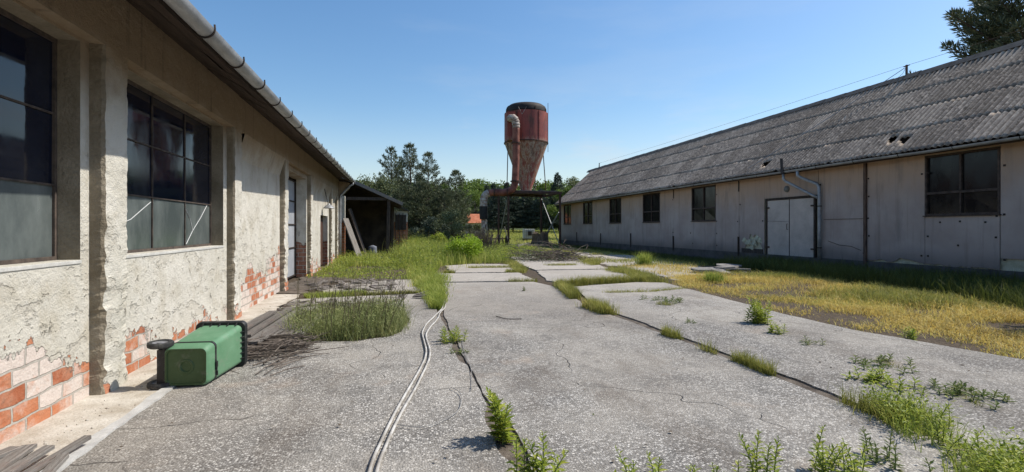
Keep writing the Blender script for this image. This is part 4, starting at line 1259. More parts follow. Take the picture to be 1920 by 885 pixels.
for k_ in range(8):
    a = 0.35 + k_ * math.pi / 4
    p0 = Vector((SX + (rad + 0.01) * math.cos(a), SY + (rad + 0.01) * math.sin(a), ZB)); p1 = p0 + Vector((0, 0, ZT - ZB))
    mb.bar(p0, p1, 0.07, 0.03)
mb.build("vertical_seam", M_RED, cyl)
mb = MB(); mb.lathe([(rad + 0.004, ZB - 0.05), (rad + 0.05, ZB - 0.05), (rad + 0.05, ZB + 0.04), (rad + 0.004, ZB + 0.04)], (SX, SY, 0), 56)
mb.build("flange", M_RUST, cyl)
mb = MB()
mb.lathe([(rad - 0.01, ZB - 0.02), (rad * 0.62 + 0.12, 7.55), (0.50, 5.1), (0.48, 4.75)], (SX, SY, 0), 48)
mb.build("cone", M_RED, SI, autosmooth=0.5)
mb = MB()   # raised rain cap on short struts, underside shade put into its black
mb.lathe([(rad - 0.12, ZT + 0.08), (rad - 0.13, ZT + 0.38), (rad - 0.22, ZT + 0.58), (rad - 0.48, ZT + 0.76), (0.9, ZT + 0.86), (0.0, ZT + 0.88)], (SX, SY, 0), 56)
mb.lathe([(rad - 0.15, ZT + 0.08), (rad - 0.16, ZT + 0.38), (rad - 0.26, ZT + 0.56), (rad - 0.52, ZT + 0.72), (0.0, ZT + 0.82)], (SX, SY, 0), 56)
mb.lathe([(rad - 0.15, ZT + 0.08), (rad - 0.12, ZT + 0.08)], (SX, SY, 0), 56)
cap = mb.build("rain_cap", mat_simple("shade_black_steel", (0.014, 0.012, 0.012), (0.04, 0.030, 0.027), 2, 0.7, 0.3, 0.01, 20), SI, autosmooth=0.7)
mb = MB()
for k_ in range(8):
    a = k_ * math.pi / 4 + 0.2
    c_, s_ = math.cos(a), math.sin(a)
    mb.bar((SX + (rad - 0.06) * c_, SY + (rad - 0.06) * s_, ZT - 0.1), (SX + (rad - 0.13) * c_, SY + (rad - 0.13) * s_, ZT + 0.35), 0.05, 0.05)
mb.build("cap_strut", M_RUST, cap)
mb = MB()
c0 = W(979, 214, 46 - rad - 0.06); a0 = W(972, 200, 46 - rad + 0.04); b0 = W(987, 200, 46 - rad + 0.04)
mb.bar(a0, c0, 0.045, 0.03); mb.bar(b0, c0, 0.045, 0.03)
mb.build("cap_brace", M_PIPEW, cap)
# inlet box and pipe
mb = MB()
ib = [W(951, 209, 44.6), W(966, 207, 44.1)]
for zt, zb_ in ((209, 262),):
    A0, B0 = W(951.5, zt, 43.9), W(967, zt, 43.9)
    A1, B1 = W(951.5, zb_, 43.9), W(967, zb_, 43.9)
    A2, B2 = W(951.5, zt, 46.0), W(967, zt, 46.0); A3, B3 = W(951.5, zb_, 46.0), W(967, zb_, 46.0)
    mb.add([A0, B0, B1, A1, A2, B2, Vector((B3.x, B3.y, B1.z)), Vector((A3.x, A3.y, A1.z))], [(0, 1, 2, 3), (0, 4, 5, 1), (1, 5, 6, 2), (3, 2, 6, 7), (0, 3, 7, 4)])
mb.build("inlet_box", M_RED, SI)
mb = MB()
A0, B0, C0 = W(950.5, 208, 43.86), W(967.5, 207, 43.86), W(967.5, 216, 43.86)
mb.bar(A0, B0, 0.06, 0.06); mb.bar(B0, C0, 0.05, 0.06)
mb.build("inlet_flange", M_RUST, SI)
PZ = 43.4
pr = 0.33
def arc_pts(pts, n=8):
    """smooth polyline through pixel points (Catmull-Rom)"""
    P_ = [Vector(p) for p in pts]
    out = []
    for i in range(len(P_) - 1):
        p0, p1, p2, p3 = P_[max(i - 1, 0)], P_[i], P_[i + 1], P_[min(i + 2, len(P_) - 1)]
        for k_ in range(n):
            t = k_ / n
            out.append(0.5 * ((2 * p1) + (-p0 + p2) * t + (2 * p0 - 5 * p1 + 4 * p2 - p3) * t * t + (-p0 + 3 * p1 - 3 * p2 + p3) * t ** 3))
    out.append(P_[-1])
    return out
mb = MB()   # lobster-back elbow of ringed segments
el = [W(956, 222, 43.9), W(962, 221.5, PZ), W(966, 226, PZ), W(967.3, 233, PZ), W(967.5, 240, PZ)]
ep = arc_pts(el, 3)
mb.tube(ep, [pr * (1.06 if i % 2 else 0.95) for i in range(len(ep))], 16)
mb.build("pipe_elbow", M_PIPEW, SI)
mb = MB()
dn = arc_pts([W(967.5, 239, PZ), W(967.5, 268, PZ), W(967.3, 300, PZ), W(966, 335, PZ), W(964.5, 347, PZ), W(960, 355, PZ), W(951, 359.5, PZ), W(940, 361, PZ), W(927, 360.5, PZ), W(917, 362, PZ)], 5)
mb.tube(dn, pr * 0.93, 16)
pipe = mb.build("down_pipe", M_REDP, SI, smooth=True)
for (px, py) in ((967.5, 268), (965.5, 340)):
    mb = MB(); c_ = W(px, py, PZ); mb.lathe([(pr * 0.95, -0.05), (pr * 1.22, -0.05), (pr * 1.22, 0.05), (pr * 0.95, 0.05)], c_, 18); mb.build("pipe_collar", M_RUST, pipe)
for px in (927, 951):
    mb = MB(); c_ = W(px, 360.6, PZ); dd = (W(px + 3, 360.6, PZ) - c_).normalized() * 0.05
    mb.tube([c_ - dd, c_ + dd], pr * 1.12, 18); mb.build("pipe_collar", M_RUST, pipe)
mb = MB()
e2 = arc_pts([W(917, 362, PZ), W(911, 365, PZ), W(907.5, 372, PZ), W(906.8, 380, PZ), W(906.8, 388, PZ)], 3)
mb.tube(e2, [pr * (1.02 if i % 2 else 0.94) for i in range(len(e2))], 16)
mb.build("pipe_elbow", M_PIPEW, SI)
mb = MB(); mb.tube([W(906.5, 387, PZ), W(906.5, 399, PZ), W(907, 411, PZ)], [pr * 1.1, pr * 1.08, pr * 1.0], 14); mb.build("rubber_sleeve", M_TAR, SI)
mb = MB()
for k_ in range(7):
    px = 903.5 + k_ * 1.3
    a, b = W(px, 410 + rnd.uniform(-1, 1), PZ - 0.1), W(px + rnd.uniform(-2, 4), 441 + rnd.uniform(-9, 8), PZ + rnd.uniform(-0.5, 0.3))
    mb.tube([a, a.lerp(b, 0.5) + Vector((rnd.uniform(-.08, .08), 0, 0)), b], [0.07, 0.08, 0.03], 5)
mb.build("torn_sleeve", M_PIPEW, SI)
# platform, legs, braces and tie rods
X0, X1, Y0, Y1, ZP = 9.5, 14.15, 42.4, 46.6, 4.72
mb = MB()
mb.box(X0 - 0.9, X1 + 0.15, Y0 - 0.1, Y0 + 0.12, ZP - 0.12, ZP + 0.10); mb.box(X0 - 0.5, X1 + 0.15, Y1 - 0.12, Y1 + 0.1, ZP - 0.12, ZP + 0.10)
for x in (X0, SX - 0.7, SX + 0.7, X1): mb.box(x - 0.08, x + 0.08, Y0 + 0.13, Y1 - 0.13, ZP - 0.10, ZP + 0.08)
mb.build("platform_beams", M_RUST, SI)
mb = MB()
for i in range(8):
    mb.box(X0 + 0.35 + i * 0.5, X0 + 0.82 + i * 0.5, Y0, Y1, ZP + 0.105 + (i % 2) * 0.004, ZP + 0.15 + (i % 2) * 0.004)
mb.build("platform_deck", M_OLDWOOD, SI)
for (x, y) in ((X0, Y0), (X1, Y0), (X0, Y1), (X1 - 0.5, Y1)):
    mb = MB(); mb.box(x - 0.08, x + 0.08, y - 0.08, y + 0.08, -0.1, ZP - 0.12); mb.build("leg", M_RUST, SI)
mb = MB(); mb.bar((X0 - 0.85, Y0, -0.1), (X0 - 0.85, Y0, ZP - 0.12), 0.09, 0.09); mb.build("leg", M_RUST, SI)
mb = MB()
mb.bar((X1 - 0.5, Y1 - 0.15, ZP - 0.3), (X1 - 0.05, Y0 + 0.15, 0.25), 0.05, 0.05); mb.bar((X1 - 0.5, Y1 - 0.2, 0.2), (X1, Y0 + 0.3, 3.0), 0.1, 0.1)
mb.bar((X0, Y1, 0.2), (X0, Y0 + 0.1, ZP - 0.3), 0.09, 0.09)
mb.build("leg_brace", M_ZINC, SI)
for (px, zc, yt, yb_) in ((950.5, 44.6, 268, 356), (1003.5, 47.3, 300, 357), (1022, 46.4, 268, 357), (985, 47.8, 330, 357)):
    mb = MB()
    p1 = W(px + (1.5 if px > 1010 else 0), yb_, zc); p0 = W(px - (5 if px > 1010 else 0) + (2 if px < 960 else 0), yt, zc)
    mb.tube([p0, p1], 0.045, 6); mb.build("support_rod", M_RUST, SI)
mb = MB(); p = W(1027.5, 285, 45.2); q = W(1027.5, 193, 45.2); mb.tube([p, q], 0.022, 5); mb.build("lightning_rod", M_RUST, SI)

# ------------------------------------------------------------------ wheelie bin lying on its side
def make_bin_mat(name, c1, c2, rough):
    m = NT(name)
    v = m.obj()
    a = m.noise(v, 3.0, 5, 0.6); b = m.noise(m.scale(v, (2, 0.5, 2)), 9, 5, 0.65); c = m.noise(v, 130, 2, 0.5)
    col = m.mix(m.rng(a, 0.35, 0.65), c1, c2)
    col = m.mix(m.rng(b, 0.56, 0.72, 0, 0.35), col, tuple(min(1, x * 1.2 + 0.07) for x in c2))
    col = m.mix(m.rng(m.noise(m.scale(v, (1, 1, 1), (3, 3, 3)), 5.5, 7, 0.7), 0.55, 0.70, 0.0, 0.42), col, (0.26, 0.25, 0.21))
    sc2 = m.noise(m.scale(v, (30, 1.2, 30)), 3.0, 3, 0.6)
    col = m.mix(m.rng(sc2, 0.66, 0.70, 0.0, 0.35), col, tuple(min(1, x * 1.5 + 0.06) for x in c2))
    return m.fin(col, m.rng(b, 0.3, 0.7, rough, rough + 0.18), m.bump(m.math('ADD', c, a), 0.12, 0.002), 0, 0.4)
M_BIN = make_bin_mat("sun_faded_green_plastic", (0.10, 0.225, 0.12), (0.14, 0.275, 0.16), 0.45)
M_BINRIM = make_bin_mat("black_plastic", (0.012, 0.013, 0.013), (0.022, 0.023, 0.023), 0.45)
M_RUBBER = make_bin_mat("worn_wheel_rubber", (0.02, 0.02, 0.02), (0.04, 0.04, 0.04), 0.65)
M_HUB = make_bin_mat("grey_wheel_disc", (0.15, 0.15, 0.155), (0.24, 0.24, 0.25), 0.5)
bc = G(352, 727)
BIN = thing("wheelie_bin", "green wheeled bin lying on its side with black rim and wheels", "bin", (bc[0] - 0.035, bc[1] + 0.02, 0.0), rz=-R(6))
# local frame: x depth (back < 0 < front), y from bottom to rim, z the bin's width (one side on the ground)
def rrect(hx, hz, r, n=6):
    pts = []
    for cx, cz, a0 in ((hx - r, hz - r, 0), (-(hx - r), hz - r, 90), (-(hx - r), -(hz - r), 180), (hx - r, -(hz - r), 270)):
        for k_ in range(n + 1):
            a = R(a0 + 90 * k_ / n)
            pts.append((cx + r * math.cos(a), cz + r * math.sin(a)))
    return pts
TILT = R(4.2)
def bl(x, y, z):
    y *= 0.84
    """bin axes to root axes: width side rests on the ground, the taper tips the axis up"""
    zz = z + 0.205
    return (x, y * math.cos(TILT) - (z) * math.sin(TILT) * 0.0, zz + y * math.sin(TILT))
def part(mb, name, mat, parent, **k):
    # parts of the bin are modelled in the root's own axes
    me_loc = root_loc(parent)
    mb.v = [(x + me_loc.x, y + me_loc.y, z + me_loc.z) for x, y, z in mb.v]
    return mb.build(name, mat, parent, **k)
def sect(y):
    t = y / 0.93
    return 0.208 + 0.028 * t, 0.196 + 0.030 * t, 0.010 + 0.020 * t   # half depth, half width, front shift
mb = MB()
ys = [0.0, 0.02, 0.05, 0.18, 0.3, 0.5, 0.7, 0.86, 0.93]
N_ = 28
for y in ys:
    hx, hz, sh = sect(y)
    k_in = 0.014 if y == 0.0 else (0.004 if y == 0.02 else 0)
    for (x, z) in rrect(hx - k_in, hz - k_in, 0.055): mb.v.append(bl(x + sh, y, z))
for i in range(len(ys) - 1):
    for k_ in range(N_):
        a, b = i * N_ + k_, i * N_ + (k_ + 1) % N_
        mb.f.append((a, b, b + N_, a + N_))
# bottom with a raised outer border and a round dished boss
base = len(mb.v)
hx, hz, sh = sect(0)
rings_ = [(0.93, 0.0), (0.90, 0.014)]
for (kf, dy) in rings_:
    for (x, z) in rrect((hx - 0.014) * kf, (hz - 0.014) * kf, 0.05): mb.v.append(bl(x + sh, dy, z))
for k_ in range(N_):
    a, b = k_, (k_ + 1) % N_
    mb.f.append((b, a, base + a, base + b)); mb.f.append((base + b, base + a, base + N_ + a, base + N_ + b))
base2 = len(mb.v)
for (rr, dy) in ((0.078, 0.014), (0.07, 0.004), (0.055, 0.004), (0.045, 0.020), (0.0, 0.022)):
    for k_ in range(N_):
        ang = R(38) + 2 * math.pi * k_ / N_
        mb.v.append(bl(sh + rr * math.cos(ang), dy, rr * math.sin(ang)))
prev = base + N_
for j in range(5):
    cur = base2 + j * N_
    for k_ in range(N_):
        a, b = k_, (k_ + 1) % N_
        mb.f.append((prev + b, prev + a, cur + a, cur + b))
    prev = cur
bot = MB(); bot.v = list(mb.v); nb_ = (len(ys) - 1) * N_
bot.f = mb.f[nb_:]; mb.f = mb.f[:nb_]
body = part(mb, "body", M_BIN, BIN, autosmooth=0.6)
part(bot, "base", make_bin_mat("shade_toned_green_base", (0.035, 0.07, 0.022), (0.06, 0.105, 0.04), 0.5), body, autosmooth=0.6)  # shade on the base put into a darker green
# rim: deep black collar with ribs
mb = MB()
prof = [(0.0, 0.875), (0.030, 0.875), (0.034, 0.89), (0.034, 0.945), (0.024, 0.955), (-0.02, 0.955), (-0.02, 0.93)]
for (o, y) in prof:
    hx, hz, sh = sect(min(y, 0.93))
    for (x, z) in rrect(hx + o + 0.002, hz + o + 0.002, 0.06): mb.v.append(bl(x + sh, y, z))
for i in range(len(prof) - 1):
    for k_ in range(N_):
        a, b = i * N_ + k_, i * N_ + (k_ + 1) % N_
        mb.f.append((a, b, b + N_, a + N_))
rim = part(mb, "rim", M_BINRIM, BIN, autosmooth=0.5)
hx, hz, sh = sect(0.85)
for k_ in range(5):
    x = -0.18 + k_ * 0.09
    mb = MB()
    mb.add([bl(x + sh - 0.004, 0.80, hz + 0.0), bl(x + sh + 0.004, 0.80, hz), bl(x + sh + 0.004, 0.876, hz + 0.03), bl(x + sh - 0.004, 0.876, hz + 0.03), bl(x + sh - 0.004, 0.876, hz + 0.0), bl(x + sh + 0.004, 0.876, hz)], [(0, 1, 2, 3), (0, 3, 4), (1, 5, 2), (4, 3, 2, 5), (0, 4, 5, 1)])
    part(mb, "rib", M_BINRIM, rim)
for k_ in range(6):
    z = -0.15 + k_ * 0.06
    mb = MB()
    mb.add([bl(hx + sh, 0.82, z - 0.004), bl(hx + sh, 0.82, z + 0.004), bl(hx + sh + 0.03, 0.876, z + 0.004), bl(hx + sh + 0.03, 0.876, z - 0.004), bl(hx + sh, 0.876, z - 0.004), bl(hx + sh, 0.876, z + 0.004)], [(0, 1, 2, 3), (0, 3, 4), (1, 5, 2), (4, 3, 2, 5), (0, 4, 5, 1)])
    part(mb, "rib", M_BINRIM, rim)
# strap round the body with its buckle
mb = MB()
for (o, y) in ((0.001, 0.165), (0.005, 0.168), (0.005, 0.198), (0.001, 0.201)):
    hx, hz, sh = sect(y)
    for (x, z) in rrect(hx + o, hz + o, 0.056): mb.v.append(bl(x + sh, y, z))
for i in range(3):
    for k_ in range(N_):
        a, b = i * N_ + k_, i * N_ + (k_ + 1) % N_
        mb.f.append((a, b, b + N_, a + N_))
stp = part(mb, "strap", M_BINRIM, BIN)
mb = MB(); hx, hz, sh = sect(0.18)
for (z0, z1, ya, yb) in ((-0.06, 0.0, 0.162, 0.204), (-0.10, -0.06, 0.172, 0.192), (-0.15, -0.10, 0.19, 0.205)):
    c8 = [bl(hx + sh + dx, y, z) for dx in (0.004, 0.017) for (y, z) in ((ya, z0), (yb, z0), (yb, z1), (ya, z1))]
    mb.add(c8, [(4, 5, 6, 7), (0, 1, 5, 4), (1, 2, 6, 5), (2, 3, 7, 6), (3, 0, 4, 7)])
part(mb, "buckle", M_BINRIM, stp)
# axle and wheels at the back, standing vertical now
hx, hz, sh = sect(0.06)
ax = -hx + sh - 0.05
mb = MB(); mb.tube([bl(ax, 0.055, -hz - 0.01), bl(ax, 0.055, hz + 0.035)], 0.013, 8)
c8 = []
mb.add([bl(ax - 0.02, 0.02, -0.17), bl(-hx + sh + 0.01, 0.02, -0.17), bl(-hx + sh + 0.01, 0.12, -0.17), bl(ax - 0.02, 0.09, -0.17), bl(ax - 0.02, 0.02, 0.17), bl(-hx + sh + 0.01, 0.02, 0.17), bl(-hx + sh + 0.01, 0.12, 0.17), bl(ax - 0.02, 0.09, 0.17)],
       [(0, 1, 2, 3), (7, 6, 5, 4), (0, 4, 5, 1), (3, 2, 6, 7), (0, 3, 7, 4)])
part(mb, "axle", M_BINRIM, BIN)
for zc_ in (hz + 0.025, -hz + 0.02):
    mb = MB(); n_ = 32
    pr_ = [(0.075, -0.022), (0.105, -0.027), (0.118, -0.018), (0.121, 0.0), (0.118, 0.018), (0.105, 0.027), (0.075, 0.022)]
    for (r_, h) in pr_:
        for k_ in range(n_):
            a = 2 * math.pi * k_ / n_
            mb.v.append(bl(ax + r_ * math.cos(a), 0.055 + r_ * math.sin(a), zc_ + h))
    for i in range(len(pr_) - 1):
        for k_ in range(n_):
            a, b = i * n_ + k_, i * n_ + (k_ + 1) % n_
            mb.f.append((a, b, b + n_, a + n_))
    wh = part(mb, "wheel", M_RUBBER, BIN, autosmooth=0.7)
    mb = MB()
    pr_ = [(0.076, 0.018), (0.066, 0.010), (0.035, 0.008), (0.030, 0.020), (0.0, 0.022)]
    for sg in (1, -1):
        b0 = len(mb.v)
        for (r_, h) in pr_:
            for k_ in range(n_):
                a = 2 * math.pi * k_ / n_
                mb.v.append(bl(ax + r_ * math.cos(a), 0.055 + r_ * math.sin(a), zc_ + h * sg))
        for i in range(len(pr_) - 1):
            for k_ in range(n_):
                a, b = b0 + i * n_ + k_, b0 + i * n_ + (k_ + 1) % n_
                mb.f.append((a, b, b + n_, a + n_))
    part(mb, "hub", M_HUB, wh, autosmooth=0.7)

# ------------------------------------------------------------------ hoses and wires on the slab
M_HOSE = mat_simple("dirty_white_hose", (0.34, 0.31, 0.27), (0.66, 0.64, 0.60), 5, 0.6, 0.15, 0.002, 60)
def ground_path(pix, h, n=6, wob=0.0):
    pts = [Vector((*G(a, b), h)) for a, b in pix]
    pp = arc_pts(pts, n)
    return [Vector((p.x + wob * nz(p.y * 3, 1.0), p.y, h + abs(nz(p.y * 2.1, 2.0)) * 0.012)) for p in pp]
mb = MB(); mb.tube(ground_path([(690, 900), (702, 862), (720, 822), (742, 776), (765, 735), (783, 704), (796, 678), (799, 660), (795, 642), (792, 626), (800, 610), (810, 600), (820, 590), (828, 582), (831, 572), (829, 561), (826, 553), (838, 546)], 0.022), 0.0125, 8)
tag(mb.build("garden_hose", M_HOSE, smooth=True), "left strand of the pair of long white hoses snaking up the concrete", "hose")
mb = MB(); mb.tube(ground_path([(704, 900), (714, 866), (733, 820), (754, 776), (776, 738), (792, 706), (804, 679), (806, 660), (801, 643), (799, 630), (806, 617), (816, 606), (822, 597), (825, 589), (834, 579), (834, 571), (832, 566)], 0.022), 0.0125, 8)
tag(mb.build("garden_hose", M_HOSE, smooth=True), "right strand of the pair of long white hoses snaking up the concrete", "hose")
M_WIRE = mat_simple("thin_grey_wire", (0.25, 0.24, 0.23), (0.40, 0.39, 0.37), 8, 0.6, 0.1, 0.002, 60)
mb = MB(); mb.tube(ground_path([(740, 800), (790, 806), (830, 792), (858, 775), (866, 752), (860, 738), (845, 730)], 0.02), 0.0035, 5)
tag(mb.build("loose_wire", M_WIRE), "thin grey wire curling on concrete right of the white hoses", "wire")
mb = MB(); mb.tube(ground_path([(866, 642), (872, 665), (882, 690), (885, 715), (884, 735)], 0.02), 0.003, 5)
tag(mb.build("loose_wire", M_WIRE), "thin wire trailing from the small weed tuft in the slab joint", "wire")
mb = MB(); mb.tube(ground_path([(930, 595), (950, 600), (978, 600)], 0.02), 0.007, 5)
tag(mb.build("stick", M_DARKWOOD), "short dark stick lying alone on the middle slab", "stick")

# ------------------------------------------------------------------ planks, twigs, shards
for i in range(15):
    lay = i // 6
    x = -2.42 + (i % 6) * 0.19 + rnd.uniform(-0.04, 0.04) + lay * 0.12
    y0 = 7.05 + rnd.uniform(-0.1, 0.5) + (i % 6) * 0.08; L = rnd.uniform(2.0, 2.7)
    z = 0.03 + lay * 0.04 + rnd.uniform(0, 0.012)
    sk = rnd.uniform(-0.12, 0.12) + 0.16
    plank("weathered_plank", (x, y0, z), (x + sk, y0 + L, z + rnd.uniform(-0.01, 0.03)), rnd.uniform(0.10, 0.17), 0.03, M_OLDWOOD,
          "grey weathered plank in the loose pile between green bin and wall", "plank", "planks piled by the green bin", warp=rnd.uniform(-0.02, 0.03))
for i, (a, b, wd) in enumerate((((-30, 905), (55, 846), 0.09), ((10, 905), (95, 850), 0.07), ((45, 900), (165, 836), 0.05), ((-60, 890), (30, 850), 0.10), ((70, 915), (120, 868), 0.06))):
    p, q = G(*a), G(*b)
    plank("weathered_plank", (*p, 0.03 + 0.02 * (i % 2)), (*q, 0.035 + 0.015 * (i % 3)), wd, 0.028, M_OLDWOOD,
          "grey splintered lath at the wall foot nearest the camera, left of the concrete", "plank", "laths at the wall foot")
mb = MB()
for i in range(46):
    cx, cy = rnd.gauss(-1.6, 0.3), rnd.gauss(7.1, 0.3); a = rnd.gauss(0.3, 0.7); L = rnd.uniform(0.3, 0.9); z = abs(rnd.gauss(0, 0.06)) + 0.02
    p0 = Vector((cx - math.cos(a) * L / 2, cy - math.sin(a) * L / 2, z)); p2 = Vector((cx + math.cos(a) * L / 2, cy + math.sin(a) * L / 2, abs(rnd.gauss(0, 0.06)) + 0.015)); p1 = p0.lerp(p2, 0.55) + Vector((rnd.gauss(0, .03), rnd.gauss(0, .03), 0.03))
    tr_ = rnd.uniform(0.008, 0.016); mb.tube([p0, p1, p2], [tr_, tr_ * 0.75, tr_ * 0.35], 5)
    for q in range(3):
        b_ = p0.lerp(p2, rnd.uniform(0.3, 0.9)); a2 = a + rnd.choice((-1, 1)) * rnd.uniform(0.4, 0.9); l2 = rnd.uniform(0.1, 0.28)
        mb.tube([b_, b_ + Vector((math.cos(a2) * l2, math.sin(a2) * l2, rnd.uniform(-0.01, 0.07)))], [tr_ * 0.5, tr_ * 0.2], 4)
for i in range(110):
    cx, cy = rnd.gauss(-1.62, 0.26), rnd.gauss(7.1, 0.28)
    a = rnd.gauss(0.25, 0.55); L = rnd.uniform(0.25, 0.85)
    dx, dy = math.cos(a) * L / 2, math.sin(a) * L / 2
    z = 0.015 + abs(rnd.gauss(0, 0.05)); z2 = 0.012 + abs(rnd.gauss(0, 0.05))
    mb.tube([(cx - dx, cy - dy, z), (cx + rnd.uniform(-.04, .04), cy + rnd.uniform(-.04, .04), (z + z2) / 2 + 0.02), (cx + dx, cy + dy, z2)], [rnd.uniform(0.004, 0.009), 0.006, 0.003], 4)
for i in range(10):
    p = Vector((*G(500 + rnd.uniform(-40, 30), 690 + rnd.uniform(-14, 20)), 0.015)); a = rnd.uniform(0.7, 1.5)
    mb.tube([p, p + Vector((math.cos(a) * 0.2, math.sin(a) * 0.2, 0.02)), p + Vector((math.cos(a) * 0.42, math.sin(a) * 0.42 + 0.03, 0.0))], 0.006, 4)
tag(mb.build("twig_heap", M_TWIG), "loose heap of dry dark stalks at the foot of the planks", "twig heap")

# broken pieces of slate and bark between the wall door and the joint
M_SLATE = mat_simple("dark_slate_shard", (0.085, 0.07, 0.06), (0.30, 0.265, 0.235), 6, 0.9, 0.6, 0.01, 40, space='obj')
protos = []
for v_ in range(5):
    mb = MB(); n_ = 7
    pts = []
    for k_ in range(n_):
        a = 2 * math.pi * k_ / n_ + rnd.uniform(-0.25, 0.25); r_ = rnd.uniform(0.6, 1.0)
        pts.append((0.24 * r_ * math.cos(a), 0.10 * r_ * math.sin(a)))
    mb.add([(x, y, 0.0) for x, y in pts] + [(x * 0.96, y * 0.96, 0.022) for x, y in pts], [tuple(range(n_))[::-1], tuple(range(n_, 2 * n_))] + [(k_, (k_ + 1) % n_, n_ + (k_ + 1) % n_, n_ + k_) for k_ in range(n_)])
    me = bpy.data.meshes.new("roof_shard"); me.from_pydata(mb.v, [], mb.f); me.materials.append(M_SLATE); protos.append(me)
def scatter_shards(n, region, label, group, smin=0.6, smax=1.5):
    k_ = 0
    while k_ < n:
        px, py = rnd.uniform(region[0], region[2]), rnd.uniform(region[1], region[3])
        x, y = G(px, py)
        if x < -2.75: continue
        o = bpy.data.objects.new("roof_shard", protos[k_ % 5]); COL.objects.link(o)
        s_ = rnd.uniform(smin, smax)
        o.location = (x, y, 0.012 + rnd.uniform(0, 0.04)); o.scale = (s_, s_ * rnd.uniform(0.7, 1.2), rnd.uniform(0.8, 1.6))
        o.rotation_euler = (rnd.gauss(0, 0.16), rnd.gauss(0, 0.16), rnd.gauss(0.2, 0.6))
        tag(o, label, "shard", group); k_ += 1
scatter_shards(42, (535, 568, 690, 590), "dark broken roof shard in the litter below the plank pile's far end", "shards before the wall doors", 0.5, 1.2)
scatter_shards(40, (560, 527, 740, 545), "dark broken roof shard on the litter strip near the grey steel door", "shards near the steel door", 0.6, 1.3)
scatter_shards(8, (720, 550, 815, 566), "long dark shard lying on the slab edge left of the grassy joint", "shards by the grassy joint", 0.5, 1.1)
# plaster crumbs at the wall foot
cr_V, cr_T = [], []
for i in range(420):
    y = rnd.uniform(2.2, 13.0) if rnd.random() < 0.75 else rnd.uniform(2.2, 6.2)
    x = -2.8 + abs(rnd.gauss(0, 0.22))
    if x > -1.9: continue
    s_ = rnd.uniform(0.004, 0.017) * (2.2 if rnd.random() < 0.06 else 1)
    b0 = len(cr_V)
    for q in ((1, 0, 0), (0, 1, 0), (-1, 0, 0), (0, -1, 0), (0, 0, 0.9), (0, 0, -0.5)):
        cr_V.append((x + q[0] * s_ * rnd.uniform(.6, 1.2), y + q[1] * s_ * rnd.uniform(.6, 1.2), 0.0 + q[2] * s_ * rnd.uniform(.6, 1.2)))
    cr_T += [(b0 + a, b0 + b, b0 + 4) for a, b in ((0, 1), (1, 2), (2, 3), (3, 0))] + [(b0 + b, b0 + a, b0 + 5) for a, b in ((0, 1), (1, 2), (2, 3), (3, 0))]
tag(np_obj("plaster_rubble", cr_V, cr_T, M_RUBBLE), "pale plaster crumbs strewn along the foot of the left wall", "rubble", kind="stuff")

# slabs stacked by the barrack door
ps = thing("slab_stack", "low untidy stack of broken grey slabs on the grass near the barrack door", "slab stack", (11.4, 15.9, 0))
M_OLDSLAB = mat_simple("broken_grey_slab", (0.15, 0.14, 0.13), (0.34, 0.32, 0.295), 4, 0.95, 0.8, 0.02, 30)
for k_ in range(15):
    lay = k_ // 6
    cx_, cy_ = 11.4 + rnd.gauss(0, 0.50 - 0.1 * lay), 15.9 + rnd.gauss(0, 0.5 - 0.1 * lay)
    n_ = rnd.randint(5, 7); a0 = rnd.uniform(0, 6.28); mb = MB(); zz = 0.0 + lay * 0.075 + rnd.uniform(0, 0.02)
    tx_, ty_ = rnd.gauss(0, 0.06), rnd.gauss(0, 0.06)
    pp = [(rnd.uniform(0.3, 0.62) * math.cos(a0 + 6.283 * q / n_), rnd.uniform(0.3, 0.6) * math.sin(a0 + 6.283 * q / n_)) for q in range(n_)]
    for dz_ in (0, 0.06): mb.v += [(cx_ + a, cy_ + b, zz + dz_ + a * tx_ + b * ty_) for a, b in pp]
    mb.f = [tuple(range(n_))[::-1], tuple(range(n_, 2 * n_))] + [(q, (q + 1) % n_, n_ + (q + 1) % n_, n_ + q) for q in range(n_)]
    mb.build("slab", M_OLDSLAB, ps)
# white caged tank beyond the silo
tb = thing("caged_tank", "white plastic tank in a wire cage on the far grass under the silo", "tank", (*W(991, 440, 57).to_2d(), 0))
tx, ty = tb.location.x, tb.location.y
M_TANK = mat_simple("milky_tank_plastic", (0.52, 0.52, 0.50), (0.64, 0.64, 0.62), 3, 0.5, 0.1, 0.01, 20)
mb = MB(); mb.box(tx - 0.58, tx + 0.58, ty - 0.5, ty + 0.5, 0.16, 1.22); mb.build("tank_body", M_TANK, tb, bevel=0.07)
mb = MB()
for k_ in range(6):
    xx = tx - 0.6 + k_ * 0.24
    mb.bar((xx, ty - 0.53, 0.14), (xx, ty - 0.53, 1.26), 0.03, 0.03)
for zz in (0.2, 0.55, 0.9, 1.25): mb.bar((tx - 0.62, ty - 0.545, zz), (tx + 0.62, ty - 0.545, zz), 0.03, 0.03)
mb.build("cage", M_ZINC, tb)
mb = MB(); mb.box(tx - 0.22, tx + 0.22, ty - 0.575, ty - 0.562, 0.5, 0.98); mb.build("name_plate", M_DARKIRON, tb)
mb = MB(); mb.box(tx - 0.62, tx + 0.62, ty - 0.55, ty + 0.55, -0.02, 0.13); mb.build("pallet", M_DARKWOOD, tb)
tb.location.z = gz(tx, ty) + 0.05
